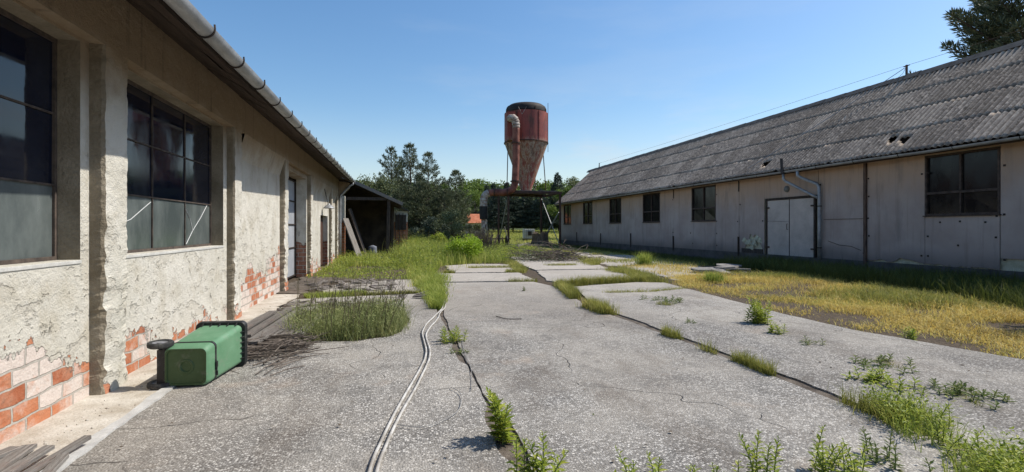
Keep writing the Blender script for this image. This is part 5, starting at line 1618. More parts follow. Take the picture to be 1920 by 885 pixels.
# rotten stump under the silo
st = thing("tree_stump", "broad rotten tree stump between the silo legs", "stump", (13.0, 44.6, 0))
mb = MB(); n_ = 26
for i, (r_, z) in enumerate(((1.0, -0.1), (0.85, 0.15), (0.72, 0.5), (0.70, 0.9), (0.72, 1.15), (0.4, 1.12), (0.0, 1.0))):
    for k_ in range(n_):
        a = 2 * math.pi * k_ / n_
        q = r_ * (1 + 0.20 * nz(math.cos(a) * 1.7, math.sin(a) * 1.7, 2.0) + (0.16 * abs(math.sin(3.5 * a)) if i < 2 else 0.07 * math.sin(7 * a)))
        mb.v.append((13.0 + q * math.cos(a), 44.6 + q * math.sin(a), z + (0.28 * nz(a * 2, 5.0) if i in (4, 5) else 0)))
for i in range(6):
    for k_ in range(n_):
        a, b = i * n_ + k_, i * n_ + (k_ + 1) % n_
        mb.f.append((a, b, b + n_, a + n_))
mb.build("trunk", mat_simple("rotten_stump_wood", (0.09, 0.065, 0.045), (0.24, 0.18, 0.13), 4, 0.95, 0.8, 0.05, 20, stretch=(3, 3, 0.6)), st)
# rusty wheeled machine left of the legs
mc = thing("seed_drill", "small rusty wheeled farm implement beside the left silo legs", "implement", (*W(937, 452, 41).to_2d(), 0))
mx_, my_ = mc.location.x, mc.location.y
mb = MB()
mb.bar((mx_ - 0.9, my_, 0.75), (mx_ + 0.9, my_, 0.75), 0.09, 0.09); mb.bar((mx_ - 0.5, my_ - 0.4, 0.3), (mx_ - 0.1, my_ + 0.2, 1.15), 0.07, 0.07)
mb.bar((mx_ - 0.2, my_ - 0.3, -0.02), (mx_ + 0.05, my_, 0.8), 0.09, 0.06); mb.bar((mx_ + 0.3, my_ - 0.3, -0.02), (mx_ + 0.2, my_, 0.9), 0.08, 0.06)
mb.bar((mx_ - 0.8, my_, 0.5), (mx_ - 0.55, my_, 1.1), 0.10, 0.08)
mb.build("frame", M_RUST, mc)
for (dx, r_) in ((0.55, 0.40), (-0.75, 0.34)):
    mb = MB(); mb.lathe([(r_ - 0.1, -0.05), (r_, -0.05), (r_, 0.05), (r_ - 0.1, 0.05)], (mx_ + dx, my_ - 0.1, r_ + 0.2), 20, axis=0)
    wh = mb.build("wheel", M_TAR, mc)
    mb = MB(); mb.lathe([(0.0, 0.0), (r_ - 0.09, 0.0)], (mx_ + dx, my_ - 0.1, r_ + 0.2), 20, axis=0); mb.build("wheel_disc", M_RUST, wh)
mb = MB(); mb.bar((mx_ + 0.75, my_, 0.3), (mx_ + 0.45, my_ + 0.3, 1.75), 0.06, 0.05); mb.build("lever", M_OLDWOOD, mc)
# fallen timbers in front of the silo
for i, (a, b, h) in enumerate((((953, 460), (1020, 458), 0.25), ((962, 462), (1006, 470), 0.12), ((968, 466), (992, 455), 0.35), ((950, 474), (1000, 476), 0.08))):
    p, q = Vector((*G(a[0], a[1] + 5, 0), h)), Vector((*G(b[0], b[1] + 5, 0), h * 0.6))
    plank("fallen_timber", p, q, 0.2, 0.12, M_OLDWOOD, ["long pale timber lying between the silo legs", "grey timber askew before the silo legs", "short timber propped up before the silo", "pale timber half buried in weeds before the silo"][i], "timber")
# distant house
hs = thing("distant_house", "small far house with orange tiled roof glimpsed between trees", "house", (*W(890, 428, 66).to_2d(), 0))
hs.location.z = 0
hx_, hy_ = hs.location.x, hs.location.y
mb = MB(); mb.box(hx_ - 1.0, hx_ + 1.0, hy_ - 1.6, hy_ + 1.6, -0.3, 1.5); mb.build("wall", mat_simple("cream_house_wall", (0.5, 0.46, 0.38), (0.6, 0.56, 0.48), 2, 0.9, 0.1, 0.01, 10), hs)
mb = MB()
mb.add([(hx_ - 1.15, hy_ - 1.9, 1.45), (hx_ + 1.15, hy_ - 1.9, 1.45), (hx_ + 1.15, hy_, 2.65), (hx_ - 1.15, hy_, 2.65), (hx_ + 1.15, hy_ + 1.9, 1.45), (hx_ - 1.15, hy_ + 1.9, 1.45)], [(0, 1, 2, 3), (3, 2, 4, 5), (0, 3, 5), (1, 4, 2)])
mb.build("roof", mat_simple("orange_roof_tiles", (0.42, 0.13, 0.06), (0.56, 0.22, 0.12), 3, 0.9, 0.5, 0.05, 12), hs)
mb = MB(); mb.box(hx_ - 0.4, hx_ + 0.4, hy_ - 1.65, hy_ - 1.59, 0.5, 1.2); mb.build("window", M_GLASSR, hs)
hs.location.z = 0.82

# ------------------------------------------------------------------ vegetation builders
def leaves(B, D, U, L, Wd, fold=0.25, droop=0.0):
    """rhombic folded leaves: base B, direction D, normal-ish U, lengths L, widths Wd -> V, T"""
    B, D, U = np.asarray(B, float), np.asarray(D, float), np.asarray(U, float)
    D = D / (np.linalg.norm(D, axis=1, keepdims=True) + 1e-9)
    S = np.cross(D, U); S /= (np.linalg.norm(S, axis=1, keepdims=True) + 1e-9)
    Nn = np.cross(S, D)
    L = np.asarray(L).reshape(-1, 1); Wd = np.asarray(Wd).reshape(-1, 1)
    mid = B + D * L * 0.45
    l = mid - S * Wd / 2 + Nn * Wd * fold; r = mid + S * Wd / 2 + Nn * Wd * fold
    tip = B + D * L - np.array([0, 0, 1.0]) * L * droop
    n = len(B)
    V = np.stack([B, l, tip, r], 1).reshape(-1, 3)
    i = np.arange(n)[:, None] * 4
    T = np.concatenate([i + np.array([[0, 1, 2]]), i + np.array([[0, 2, 3]])], 1).reshape(-1, 3)
    return V, T
def blades(P, H, lean, wid, curl=0.35):
    """grass blades: 5-vertex tapering strips"""
    P = np.asarray(P, float); n = len(P)
    H = np.asarray(H).reshape(-1, 1)
    az = rng.uniform(0, 2 * np.pi, n)
    ld = np.stack([np.cos(az), np.sin(az), np.zeros(n)], 1)
    sd = np.stack([-np.sin(az + rng.normal(0, .8, n)), np.cos(az + rng.normal(0, .8, n)), np.zeros(n)], 1)
    ln = (rng.uniform(0.1, 1.0, n) * lean).reshape(-1, 1)
    wv = (np.asarray(wid) * rng.uniform(0.7, 1.3, n)).reshape(-1, 1)
    m1 = P + ld * H * ln * 0.35 + np.array([0, 0, 1]) * H * 0.55
    tp = P + ld * H * ln * (1 + curl) + np.array([0, 0, 1]) * H * (1 - 0.25 * ln)
    V = np.stack([P - sd * wv / 2, P + sd * wv / 2, m1 + sd * wv * 0.38, m1 - sd * wv * 0.38, tp], 1).reshape(-1, 3)
    i = np.arange(n)[:, None] * 5
    T = np.concatenate([i + np.array([[0, 1, 2]]), i + np.array([[0, 2, 3]]), i + np.array([[3, 2, 4]])], 1).reshape(-1, 3)
    return V, T
def join(*parts):
    Vs, Ts, o = [], [], 0
    for V, T in parts:
        Vs.append(V); Ts.append(np.asarray(T) + o); o += len(V)
    return np.concatenate(Vs), np.concatenate(Ts)
def vnoise(X, Y, f, seed=0.0):
    return np.array([mnoise.noise(Vector((x * f + seed, y * f, seed * 0.7))) for x, y in zip(X, Y)])
def rand_in(poly, n, dens=None):
    xs = [p[0] for p in poly]; ys = [p[1] for p in poly]
    X = rng.uniform(min(xs), max(xs), n * 3); Y = rng.uniform(min(ys), max(ys), n * 3)
    k_ = inside(poly, X, Y); X, Y = X[k_][:n], Y[k_][:n]
    if dens is not None:
        f, thr, seed = dens
        nn = vnoise(X, Y, f, seed)
        k_ = nn + rng.normal(0, 0.12, len(X)) > thr
        X, Y = X[k_], Y[k_]
    return X, Y
def along(poly, n, wd):
    """points scattered along a polyline, wd = list of (half width) per vertex"""
    P_ = np.array(poly, float)
    seg = np.linalg.norm(np.diff(P_, axis=0), axis=1); cum = np.concatenate([[0], np.cumsum(seg)])
    t = rng.uniform(0, cum[-1], n)
    k_ = np.clip(np.searchsorted(cum, t, 'right') - 1, 0, len(seg) - 1)
    f = (t - cum[k_]) / seg[k_]
    q = P_[k_] + (P_[k_ + 1] - P_[k_]) * f[:, None]
    d = (P_[k_ + 1] - P_[k_]) / seg[k_][:, None]
    ww = np.interp(t, cum, wd)
    q = q + np.stack([d[:, 1], -d[:, 0]], 1) * (rng.normal(0, 0.5, n) * ww)[:, None]
    return q[:, 0], q[:, 1]

G_FRESH = mat_leaf("fresh_green_grass", [(0.0, (0.164, 0.228, 0.036)), (0.4, (0.284, 0.350, 0.064)), (0.75, (0.437, 0.473, 0.108)), (1.0, (0.743, 0.578, 0.235))], 0.40, 0.55, patch=0.9)
G_DRY = mat_leaf("straw_yellow_grass", [(0.0, (0.280, 0.204, 0.052)), (0.35, (0.578, 0.425, 0.114)), (0.7, (0.750, 0.612, 0.193)), (0.9, (0.455, 0.459, 0.105)), (1.0, (0.245, 0.340, 0.070))], 0.35, 0.6, patch=0.6)
G_MIX = mat_leaf("yellowing_joint_grass", [(0.0, (0.160, 0.128, 0.053)), (0.35, (0.256, 0.270, 0.060)), (0.7, (0.384, 0.375, 0.090)), (1.0, (0.640, 0.510, 0.195))], 0.35, 0.6, patch=1.5)
G_BED = mat_leaf("grey_green_weed_bed", [(0.0, (0.128, 0.160, 0.056)), (0.5, (0.238, 0.272, 0.096)), (1.0, (0.459, 0.448, 0.208))], 0.35, 0.6, patch=2.0)
G_DRYGREEN = mat_leaf("pale_meadow_grass", [(0.0, (0.260, 0.299, 0.060)), (0.5, (0.442, 0.455, 0.108)), (1.0, (0.650, 0.585, 0.192))], 0.4, 0.6, patch=0.25)
G_DARK = mat_leaf("shade_dark_grass", [(0.0, (0.050, 0.069, 0.015)), (0.5, (0.089, 0.114, 0.026)), (1.0, (0.168, 0.178, 0.050))], 0.35, 0.55, patch=0.8)  # shadow tone put into the green beside the barrack
L_WEED = mat_leaf("bright_weed_leaves", [(0.0, (0.166, 0.227, 0.026)), (0.5, (0.293, 0.369, 0.047)), (1.0, (0.468, 0.482, 0.082))], 0.40, 0.5)
L_WEED2 = mat_leaf("dull_weed_leaves", [(0.0, (0.075, 0.119, 0.028)), (0.5, (0.128, 0.175, 0.042)), (1.0, (0.225, 0.238, 0.077))], 0.35, 0.6)
L_SHRUB = mat_leaf("yellow_green_shrub_leaves", [(0.0, (0.168, 0.273, 0.018)), (0.5, (0.280, 0.416, 0.030)), (1.0, (0.420, 0.546, 0.060))], 0.40, 0.5)
L_PINE = mat_leaf("grey_green_pine_needles", [(0.0, (0.054, 0.071, 0.039)), (0.5, (0.105, 0.126, 0.066)), (1.0, (0.209, 0.218, 0.126))], 0.15, 0.6)
L_SPRUCE = mat_leaf("blue_green_spruce_needles", [(0.0, (0.030, 0.049, 0.033)), (0.5, (0.060, 0.084, 0.057)), (1.0, (0.143, 0.170, 0.136))], 0.12, 0.6)
L_BROAD = mat_leaf("hillside_foliage", [(0.0, (0.068, 0.109, 0.021)), (0.5, (0.128, 0.189, 0.035)), (1.0, (0.225, 0.290, 0.063))], 0.35, 0.6)
L_OLIVE = mat_leaf("grey_olive_foliage", [(0.0, (0.078, 0.098, 0.046)), (0.5, (0.143, 0.169, 0.078)), (1.0, (0.260, 0.286, 0.156))], 0.3, 0.6)
M_STALK = mat_simple("dark_dry_stalk", (0.09, 0.08, 0.045), (0.19, 0.165, 0.095), 6, 0.9, 0.2, 0.002, 60)
M_GSTEM = mat_simple("green_weed_stem", (0.10, 0.16, 0.035), (0.17, 0.23, 0.06), 6, 0.7, 0.2, 0.002, 60)

# ------------------------------------------------------------------ grass and weeds
def grass(name, X, Y, hmin, hmax, wid, lean, mat, label, z=-0.03, hfun=None):
    n = len(X)
    H = rng.uniform(hmin, hmax, n) * (0.6 + 0.4 * rng.random(n))
    if hfun is not None: H = H * hfun(X, Y)
    P_ = np.stack([X, Y, np.full(n, 1.0) * z], 1)
    V, T = blades(P_, H, lean, wid)
    o = np_obj(name, V, T, mat)
    return tag(o, label, None, kind="stuff")

# overgrown ground between workshop, shed and silo
over = [(-2.75, 17.2), (-0.8, 16.6), (0.65, 16.2), (1.15, 15.0), (1.4, 18.0), (1.9, 21.6), (3.3, 22.8), (5.3, 23.2), (6.0, 27.2), (9.0, 29.5), (9.6, 36), (9.6, 48), (0.9, 48), (0.9, 39), (0.3, 34), (-0.3, 28.6), (-2.75, 28.2)]
X, Y = rand_in(over, 60000)
def hov(X, Y):
    h = 0.40 + 0.75 * np.clip((Y - 19) / 8, 0, 1) * np.clip((6.0 - X) / 4, 0.15, 1)
    h *= np.where((X < 0.4) & (Y < 29), 0.45, 1.0) * np.where((X < 0.3) & (Y < 21), 0.7, 1.0)
    return h * (0.30 + 1.0 * (vnoise(X, Y, 0.9, 4.0) * 0.5 + 0.5) + 0.5 * (vnoise(X, Y, 2.6, 1.0) * 0.5 + 0.5))
k_ = (rng.random(len(X)) < np.where(Y > 30, 0.55, 1.0)) & ((X > 0.45) | (vnoise(X, Y, 0.9, 12.0) + rng.normal(0, .1, len(X)) > 0.02 * (22 - Y) - 0.12))
grass("overgrown_grass", X[k_], Y[k_], 0.35, 1.0, 0.022, 0.5, G_FRESH, "tall fresh green grass filling the ground before the shed and silo", hfun=hov)
# soft leafy undergrowth among it
X, Y = rand_in(over, 26000, (0.5, -0.05, 3.0))
n = len(X); Hh = hov(X, Y) * 0.75
B = np.stack([X, Y, Hh * rng.random(n)], 1); D = rng.normal(0, 1, (n, 3)); D[:, 2] = np.abs(D[:, 2]) * 0.5; U = np.tile([0, 0, 1.0], (n, 1)) + rng.normal(0, .3, (n, 3))
V, T = leaves(B, D, U, rng.uniform(0.05, 0.12, n), rng.uniform(0.025, 0.05, n))
tag(np_obj("leafy_undergrowth", V, T, L_WEED), "small bright leaves growing through the tall grass before the shed", None, kind="stuff")
# meadow under and beyond the silo
X, Y = rand_in([(6, 40), (26, 50), (40, 95), (-20, 95), (-4, 48)], 52000)
grass("far_meadow_grass", X, Y, 0.15, 0.40, 0.06, 0.7, G_DRYGREEN, "yellowish meadow grass beyond the silo", z=np.array([gz(a, b) for a, b in zip(X, Y)]) - 0.04)
# seed stalks and darker weeds standing out of it
X, Y = rand_in([(-2.6, 17.5), (1.0, 17.0), (5.5, 24), (8, 30), (5, 34), (0.3, 33), (-2.6, 28)], 2200, (0.6, 0.0, 6.0))
grass("seed_stalks", X, Y, 0.7, 1.35, 0.014, 0.35, G_DRYGREEN, "pale seed stalks rising from the tall grass before the shed", hfun=hov)
X, Y = rand_in(over, 12000, (0.45, 0.12, 8.0))
n = len(X); B = np.stack([X, Y, hov(X, Y) * (0.25 + 0.65 * rng.random(n))], 1); D = rng.normal(0, 1, (n, 3)); D[:, 2] = np.abs(D[:, 2]) * 0.4
V, T = leaves(B, D, np.tile([0, 0, 1.0], (n, 1)) + rng.normal(0, .3, (n, 3)), rng.uniform(0.06, 0.14, n), rng.uniform(0.03, 0.06, n))
tag(np_obj("broadleaf_weeds", V, T, L_WEED2), "darker broad leaved weeds clumped in the tall grass before the shed", None, kind="stuff")
# strip along the left joint
X, Y = along([(0.80, 10.1), (0.90, 11.6), (0.95, 13.0), (0.98, 15.0), (1.05, 17.0)], 9000, [0.10, 0.22, 0.30, 0.45, 0.6])
grass("joint_grass", X, Y, 0.10, 0.36, 0.013, 0.8, G_FRESH, "lush green grass growing in the left slab joint beyond the hoses")
def joint(pts, n, wds, mat, label, h=(0.05, 0.22), wid=0.008, dens=None, lean=0.8):
    X, Y = along(pts, n, wds)
    if dens is not None:
        nn = vnoise(X, Y, dens[0], dens[2]); k_ = nn > dens[1]; X, Y = X[k_], Y[k_]
    grass("joint_grass", X, Y, h[0], h[1], wid, lean, mat, label)
joint([(3.98, 4.7), (4.03, 5.3), (3.97, 6.4), (3.96, 7.0)], 6500, [0.05, 0.07, 0.09, 0.07], G_MIX, "short yellowing grass tufts in the middle joint nearest the camera", (0.05, 0.26), 0.006, (1.6, 0.04, 2.0), 0.6)
joint([(3.96, 7.0), (3.9, 8.0), (3.85, 9.0), (3.85, 10.0), (4.2, 12.0), (4.45, 13.4)], 16000, [0.13, 0.14, 0.16, 0.18, 0.12, 0.14], G_MIX, "yellow green grass tufts along the middle joint farther off", (0.08, 0.36), 0.009, (0.9, -0.02, 8.0), 0.6)
joint([(3.99, 3.1), (4.03, 4.4)], 1300, [0.14, 0.07], G_MIX, "short dry grass in the middle joint near the lush corner", (0.04, 0.30), 0.005, (1.2, -0.1, 3.0), 0.6)
joint([(4.6, 13.2), (5.4, 13.55), (6.6, 13.8), (7.5, 13.75)], 5000, [0.12, 0.12, 0.16, 0.12], G_MIX, "green grass along the cross joint of the right slabs", (0.10, 0.42), 0.010, (0.9, -0.2, 5.0))
joint([(1.3, 15.0), (2.5, 14.95), (4.2, 14.75)], 1500, [0.12, 0.10, 0.12], G_MIX, "sparse grass along the cross joint of the middle slabs", (0.06, 0.24), 0.009, (0.9, -0.1, 6.0))
joint([(1.7, 18.05), (3.0, 18.0), (4.4, 17.75), (4.7, 19.0), (5.1, 21.8), (5.3, 23.5)], 8000, [0.15, 0.15, 0.2, 0.25, 0.28, 0.3], G_MIX, "grass between the farther slabs", (0.08, 0.28), 0.013, (0.5, -0.15, 7.0))
joint([(7.4, 13.4), (7.9, 15.5), (8.3, 18.4), (9.0, 22.7), (9.6, 27.0), (11, 34)], 26000, [0.40, 0.40, 0.55, 0.55, 0.6, 0.8], G_MIX, "yellow green grass strip edging the far right slabs", (0.08, 0.34), 0.014, (0.5, -0.12, 3.0))
joint([(-1.6, 12.6), (0.6, 12.75)], 2600, [0.1, 0.07], G_MIX, "thin grass along the cross joint of the left slabs", (0.05, 0.2), 0.009, (0.9, 0.0, 3.0))
joint([(-2.0, 12.5), (-1.4, 12.7), (-0.7, 12.9)], 4500, [0.25, 0.32, 0.25], G_FRESH, "bright green low grass amid the shards before the steel door", (0.05, 0.2), 0.010)
joint([(5.3, 9.6), (5.62, 9.3), (5.9, 8.4), (6.1, 7.7)], 1800, [0.10, 0.08, 0.1, 0.08], G_MIX, "low grass in the crack of the right slab", (0.06, 0.22), 0.007, (1.4, -0.05, 2.0))
joint([(4.05, 11.3), (5.2, 11.6), (6.2, 11.5), (7.4, 11.9)], 2600, [0.06, 0.10, 0.10, 0.06], G_MIX, "patchy grass line across the middle of the right slab", (0.05, 0.2), 0.008, (0.8, 0.0, 4.0))
joint([(5.8, 5.3), (5.4, 4.1), (5.0, 3.2)], 2600, [0.07, 0.09, 0.06], G_MIX, "low grass along the nearer crack of the right slab", (0.03, 0.12), 0.006, (1.8, 0.02, 6.0))
joint([(5.3, 20.6), (7.0, 20.5), (8.6, 20.6)], 2600, [0.15, 0.2, 0.15], G_MIX, "grass line across the far right slabs", (0.06, 0.24), 0.012, (0.6, -0.1, 4.0))
joint([(2.0, 19.9), (3.4, 20.1), (4.8, 19.9)], 2200, [0.12, 0.2, 0.15], G_MIX, "grass line across the far middle slabs", (0.06, 0.24), 0.012, (0.6, -0.1, 9.0))

# yellow verge and the shaded grass beside the barrack
dry = [(7.35, 2.0), (7.45, 4.4), (7.0, 6.4), (7.05, 8.0), (7.35, 10.2), (7.75, 13.2), (8.3, 15.0), (10.4, 15.2), (12.9, 14.5), (12.9, 11), (12.3, 8.5), (11.3, 6.5), (11.2, 2)]
X, Y = rand_in(dry, 120000)
nn = vnoise(X, Y, 0.9, 9.0); n2_ = vnoise(X, Y, 0.35, 2.0)
x_in = np.interp(Y, [2, 4.4, 6.4, 8, 10.2, 13.2, 15], [7.35, 7.45, 7.0, 7.05, 7.35, 7.75, 8.3])
edge = np.clip((X - x_in - 0.15 + 0.9 * nn) / 1.3, 0, 1)
k_ = (nn + 0.5 * n2_ + rng.normal(0, 0.25, len(X)) > -0.14) & (rng.random(len(X)) < 0.04 + 0.96 * edge)
X, Y, n2_ = X[k_], Y[k_], n2_[k_]
def hdry(X, Y): return (0.5 + 0.6 * np.clip((X - 7.8) / 2.5, 0, 1)) * (0.6 + 0.8 * (vnoise(X, Y, 1.1, 6.0) * 0.5 + 0.5))
gsel = n2_ + rng.normal(0, 0.25, len(X)) + 0.08 * (X - 9.5) > 0.42
grass("dry_grass", X[~gsel], Y[~gsel], 0.07, 0.24, 0.011, 1.5, G_DRY, "straw yellow grass verge right of the concrete", hfun=hdry)
grass("verge_grass", X[gsel], Y[gsel], 0.10, 0.32, 0.011, 0.9, G_MIX, "greener grass patches mixed into the yellow verge", hfun=hdry)
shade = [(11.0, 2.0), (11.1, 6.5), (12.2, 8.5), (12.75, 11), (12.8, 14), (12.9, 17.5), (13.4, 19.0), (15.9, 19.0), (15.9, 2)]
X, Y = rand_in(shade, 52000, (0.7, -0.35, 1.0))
grass("shaded_grass", X, Y, 0.25, 0.75, 0.013, 0.55, G_DARK, "taller shade-darkened grass at the foot of the barrack", z=-0.05)
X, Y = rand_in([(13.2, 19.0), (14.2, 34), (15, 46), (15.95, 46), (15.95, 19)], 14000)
grass("shaded_grass", X, Y, 0.08, 0.3, 0.016, 0.7, G_DARK, "short shade-darkened grass along the far foot of the barrack", z=-0.05)
X, Y = rand_in([(8.9, 13.6), (12.9, 13.2), (13.4, 19.5), (9.2, 20.0)], 9000, (0.6, 0.08, 3.0))
grass("dry_grass", X, Y, 0.06, 0.24, 0.012, 0.9, G_DRY, "patchy yellow grass on the broken concrete by the slab stack")
X, Y = rand_in([(9.5, 20.0), (13.4, 19.0), (14.2, 36.0), (11.2, 36.0)], 12000, (0.5, 0.02, 3.0))
grass("dry_grass", X, Y, 0.06, 0.26, 0.015, 0.9, G_MIX, "patchy grass on the broken concrete farther along the barrack")
# green tall grass tufts standing out
for (px, py, h, n, lb) in ((1208, 496, 0.75, 380, "upright green grass tuft at the shadow edge by the far barrack windows"), (1338, 528, 0.45, 420, "green grass tuft at the edge of the right slabs below the slab stack")):
    gx, gy = G(px, py)
    X = gx + rng.normal(0, 0.16, n); Y = gy + rng.normal(0, 0.16, n)
    P_ = np.stack([X, Y, np.full(n, -0.03)], 1)
    V, T = blades(P_, rng.uniform(0.5, 1, n) * h, 0.7, 0.016)
    tag(np_obj("grass_tuft", V, T, G_FRESH, loc=(gx, gy, 0)), lb, "grass tuft")
# lush corner at lower right
lush = [(3.85, 3.25), (4.1, 3.75), (4.5, 3.45), (5.0, 2.95), (5.3, 2.5), (4.6, 2.55), (3.4, 2.1), (2.9, 2.25), (3.4, 2.55)]
X, Y = rand_in(lush, 15000, (1.3, -0.02, 5.0))
grass("lush_grass", X, Y, 0.06, 0.30, 0.007, 0.8, G_FRESH, "lush mixed green grass in the corner nearest the camera at right")
X, Y = rand_in(lush, 11000, (1.3, 0.02, 5.0))
n = len(X)
B = np.stack([X, Y, 0.22 * rng.random(n) ** 0.8], 1); D = rng.normal(0, 1, (n, 3)); D[:, 2] = np.abs(D[:, 2]) * 0.6; U = np.tile([0, 0, 1.0], (n, 1)) + rng.normal(0, .3, (n, 3))
V, T = leaves(B, D, U, rng.uniform(0.02, 0.05, n), rng.uniform(0.010, 0.02, n))
tag(np_obj("leafy_ground_cover", V, T, L_WEED), "small leafy ground cover in the lush corner at right", None, kind="stuff")

# ---- single weeds
def weed(px, py, label, nst, h, leafL, spread, mat=L_WEED, cat="weed", name="leafy_weed", droopy=0.1, stem_mat=None, dens=1.0, at=None):
    x, y = at if at is not None else G(px, py)
    t = thing(name, label, cat, (x, y, 0))
    Bs, Ds, Us, Ls, Ws = [], [], [], [], []
    for s_ in range(nst):
        bx, by = x + rnd.gauss(0, spread * 0.35), y + rnd.gauss(0, spread * 0.35)
        hh = h * rnd.uniform(0.5, 1.0) if s_ else h
        lx, ly = rnd.gauss(0, 0.16), rnd.gauss(0, 0.16)
        pts = [Vector((bx + lx * hh * u * u, by + ly * hh * u * u, -0.03 + hh * u)) for u in (0, 0.3, 0.6, 0.85, 1.0)]
        mb = MB(); mb.tube(pts, [0.0045, 0.004, 0.0035, 0.0025, 0.0015], 5)
        mb.build("stem", stem_mat or M_GSTEM, t)
        nl = int(hh / 0.0085 * dens)
        for i in range(nl):
            u = 0.08 + 0.92 * i / nl
            q = pts[0].lerp(pts[-1], u); q.x = bx + lx * hh * u * u; q.y = by + ly * hh * u * u
            a = i * 2.4 + rnd.uniform(-.4, .4)
            el = 0.25 + 0.9 * max(0, u - 0.35) + rnd.uniform(-.2, .2)
            Bs.append(q); Ds.append((math.cos(a) * math.cos(el), math.sin(a) * math.cos(el), math.sin(el)))
            Us.append((-math.cos(a) * 0.3, -math.sin(a) * 0.3, 1))
            L = 1.06 * leafL * (0.55 + 0.7 * math.sin(math.pi * min(1, u * 0.8 + 0.2))) * rnd.uniform(0.7, 1.15)
            Ls.append(L); Ws.append(L * rnd.uniform(0.26, 0.38))
    V, T = leaves(Bs, Ds, Us, Ls, Ws, 0.2, droopy)
    np_obj("foliage", V, T, mat, t)
    return t
weed(944, 826, "tall leafy weed alone in the slab joint, nearest the middle of the picture", 6, 0.42, 0.085, 0.10)
weed(1010, 905, "leafy weed cut by the bottom edge just right of the tall lone weed", 9, 0.33, 0.06, 0.18)
weed(1210, 915, "leafy weed at the bottom edge left of the lower middle", 8, 0.22, 0.05, 0.22)
weed(1425, 905, "pointed tall weed at the bottom edge between two low weed clumps", 5, 0.36, 0.055, 0.10)
weed(1345, 912, "low pale weed clump at the bottom edge left of the pointed tall weed", 9, 0.16, 0.04, 0.30)
weed(1545, 900, "leafy weed at the bottom edge where the lush corner begins", 6, 0.30, 0.055, 0.18)
weed(1600, 885, "bushy broad weed in the front of the lush corner", 7, 0.22, 0.055, 0.22)
weed(1690, 880, "second bushy weed farther right in the lush corner", 9, 0.22, 0.05, 0.25, L_WEED2)
weed(1800, 850, "weed clump at the far right of the lush corner", 10, 0.22, 0.05, 0.30)
weed(1750, 800, "grassy weed at the back of the lush corner by the joint", 10, 0.24, 0.05, 0.30)
weed(1421, 607, "upright green weed on the right slab near the yellow grass", 14, 0.46, 0.08, 0.28)
weed(1458, 627, "little weed right of the upright green weed on the right slab", 8, 0.22, 0.06, 0.16)
weed(1522, 648, "tiny low weed in the crack of the right slab", 8, 0.12, 0.06, 0.22, L_WEED2)
weed(1650, 720, "low spreading weed in the middle of the right slab crack", 16, 0.17, 0.075, 0.36)
weed(1640, 688, "flat dry green weed patch just beyond the low spreading weed", 18, 0.14, 0.07, 0.46, L_WEED2)
weed(1815, 742, "flat leafy weed strip at far right in the slab crack", 22, 0.15, 0.07, 0.50, L_WEED2)
weed(1300, 608, "small dark weed beside the middle joint on the right slab", 5, 0.12, 0.05, 0.14, L_WEED2)
weed(1112, 780, "tiny seedling alone on the middle slab", 2, 0.05, 0.03, 0.02, L_WEED2)
weed(983, 546, "small dark seedling far up the middle slab", 3, 0.16, 0.05, 0.05, L_WEED2)
weed(852, 640, "grassy weed in the left joint right of the hoses", 12, 0.26, 0.06, 0.22, L_WEED)
weed(862, 662, "dark dying weed at the end of the left joint tuft", 8, 0.10, 0.05, 0.14, L_WEED2)
weed(1240, 566, "low weed strip in the crack of the far right slab", 20, 0.16, 0.07, 0.6, L_WEED2)
weed(1706, 635, "green weed at the brown edge of the yellow verge", 8, 0.2, 0.06, 0.2)
weed(1512, 500, "dark leafy weed at the foot of the barrack double door", 16, 0.6, 0.10, 0.8, L_WEED2, dens=0.7)
weed(1450, 508, "dark leafy weed beside the slab stack", 14, 0.5, 0.10, 0.7, L_WEED2, dens=0.7)

# weed bed in the hole of the left slab: leafy floor and tall bare stalks
WB = thing("weed_bed", "dense weed bed with dark stalks in the broken hole of the left slab", "weed bed", (-0.55, 8.6, 0))
hole = [(-1.35, 7.72), (-0.55, 7.56), (0.0, 7.8), (0.12, 8.2), (0.2, 9.0), (0.0, 9.8), (-0.6, 10.1), (-1.3, 9.9), (-1.6, 9.0), (-1.5, 8.0)]
X, Y = rand_in(hole, 7000)
X = X + rng.normal(0, 0.07, len(X)); Y = Y + rng.normal(0, 0.07, len(X)); keep = rng.random(len(X)) < 0.5 + 0.9 * (vnoise(X, Y, 1.6, 3.0) * 0.5 + 0.5); X, Y = X[keep], Y[keep]
hv = 0.55 + 0.9 * (vnoise(X, Y, 1.3, 8.0) * 0.5 + 0.5)
V1, T1 = blades(np.stack([X, Y, np.full(len(X), -0.05)], 1), rng.uniform(0.12, 0.46, len(X)) * hv, 0.8, 0.007)
n = 8000; X, Y = rand_in(hole, n); X = X + rng.normal(0, 0.06, len(X)); Y = Y + rng.normal(0, 0.06, len(X)); n = len(X)
hv = 0.4 + 1.1 * (vnoise(X, Y, 1.3, 8.0) * 0.5 + 0.5)
B = np.stack([X, Y, 0.36 * hv * rng.random(n) ** 1.3], 1); D = rng.normal(0, 1, (n, 3)); D[:, 2] = np.abs(D[:, 2]); U = np.tile([0, 0, 1.0], (n, 1)) + rng.normal(0, .3, (n, 3))
V2, T2 = leaves(B, D, U, rng.uniform(0.03, 0.08, n), rng.uniform(0.008, 0.018, n))
V, T = join((V1, T1), (V2, T2))
np_obj("foliage", V, T, G_BED, WB)
mb = MB()
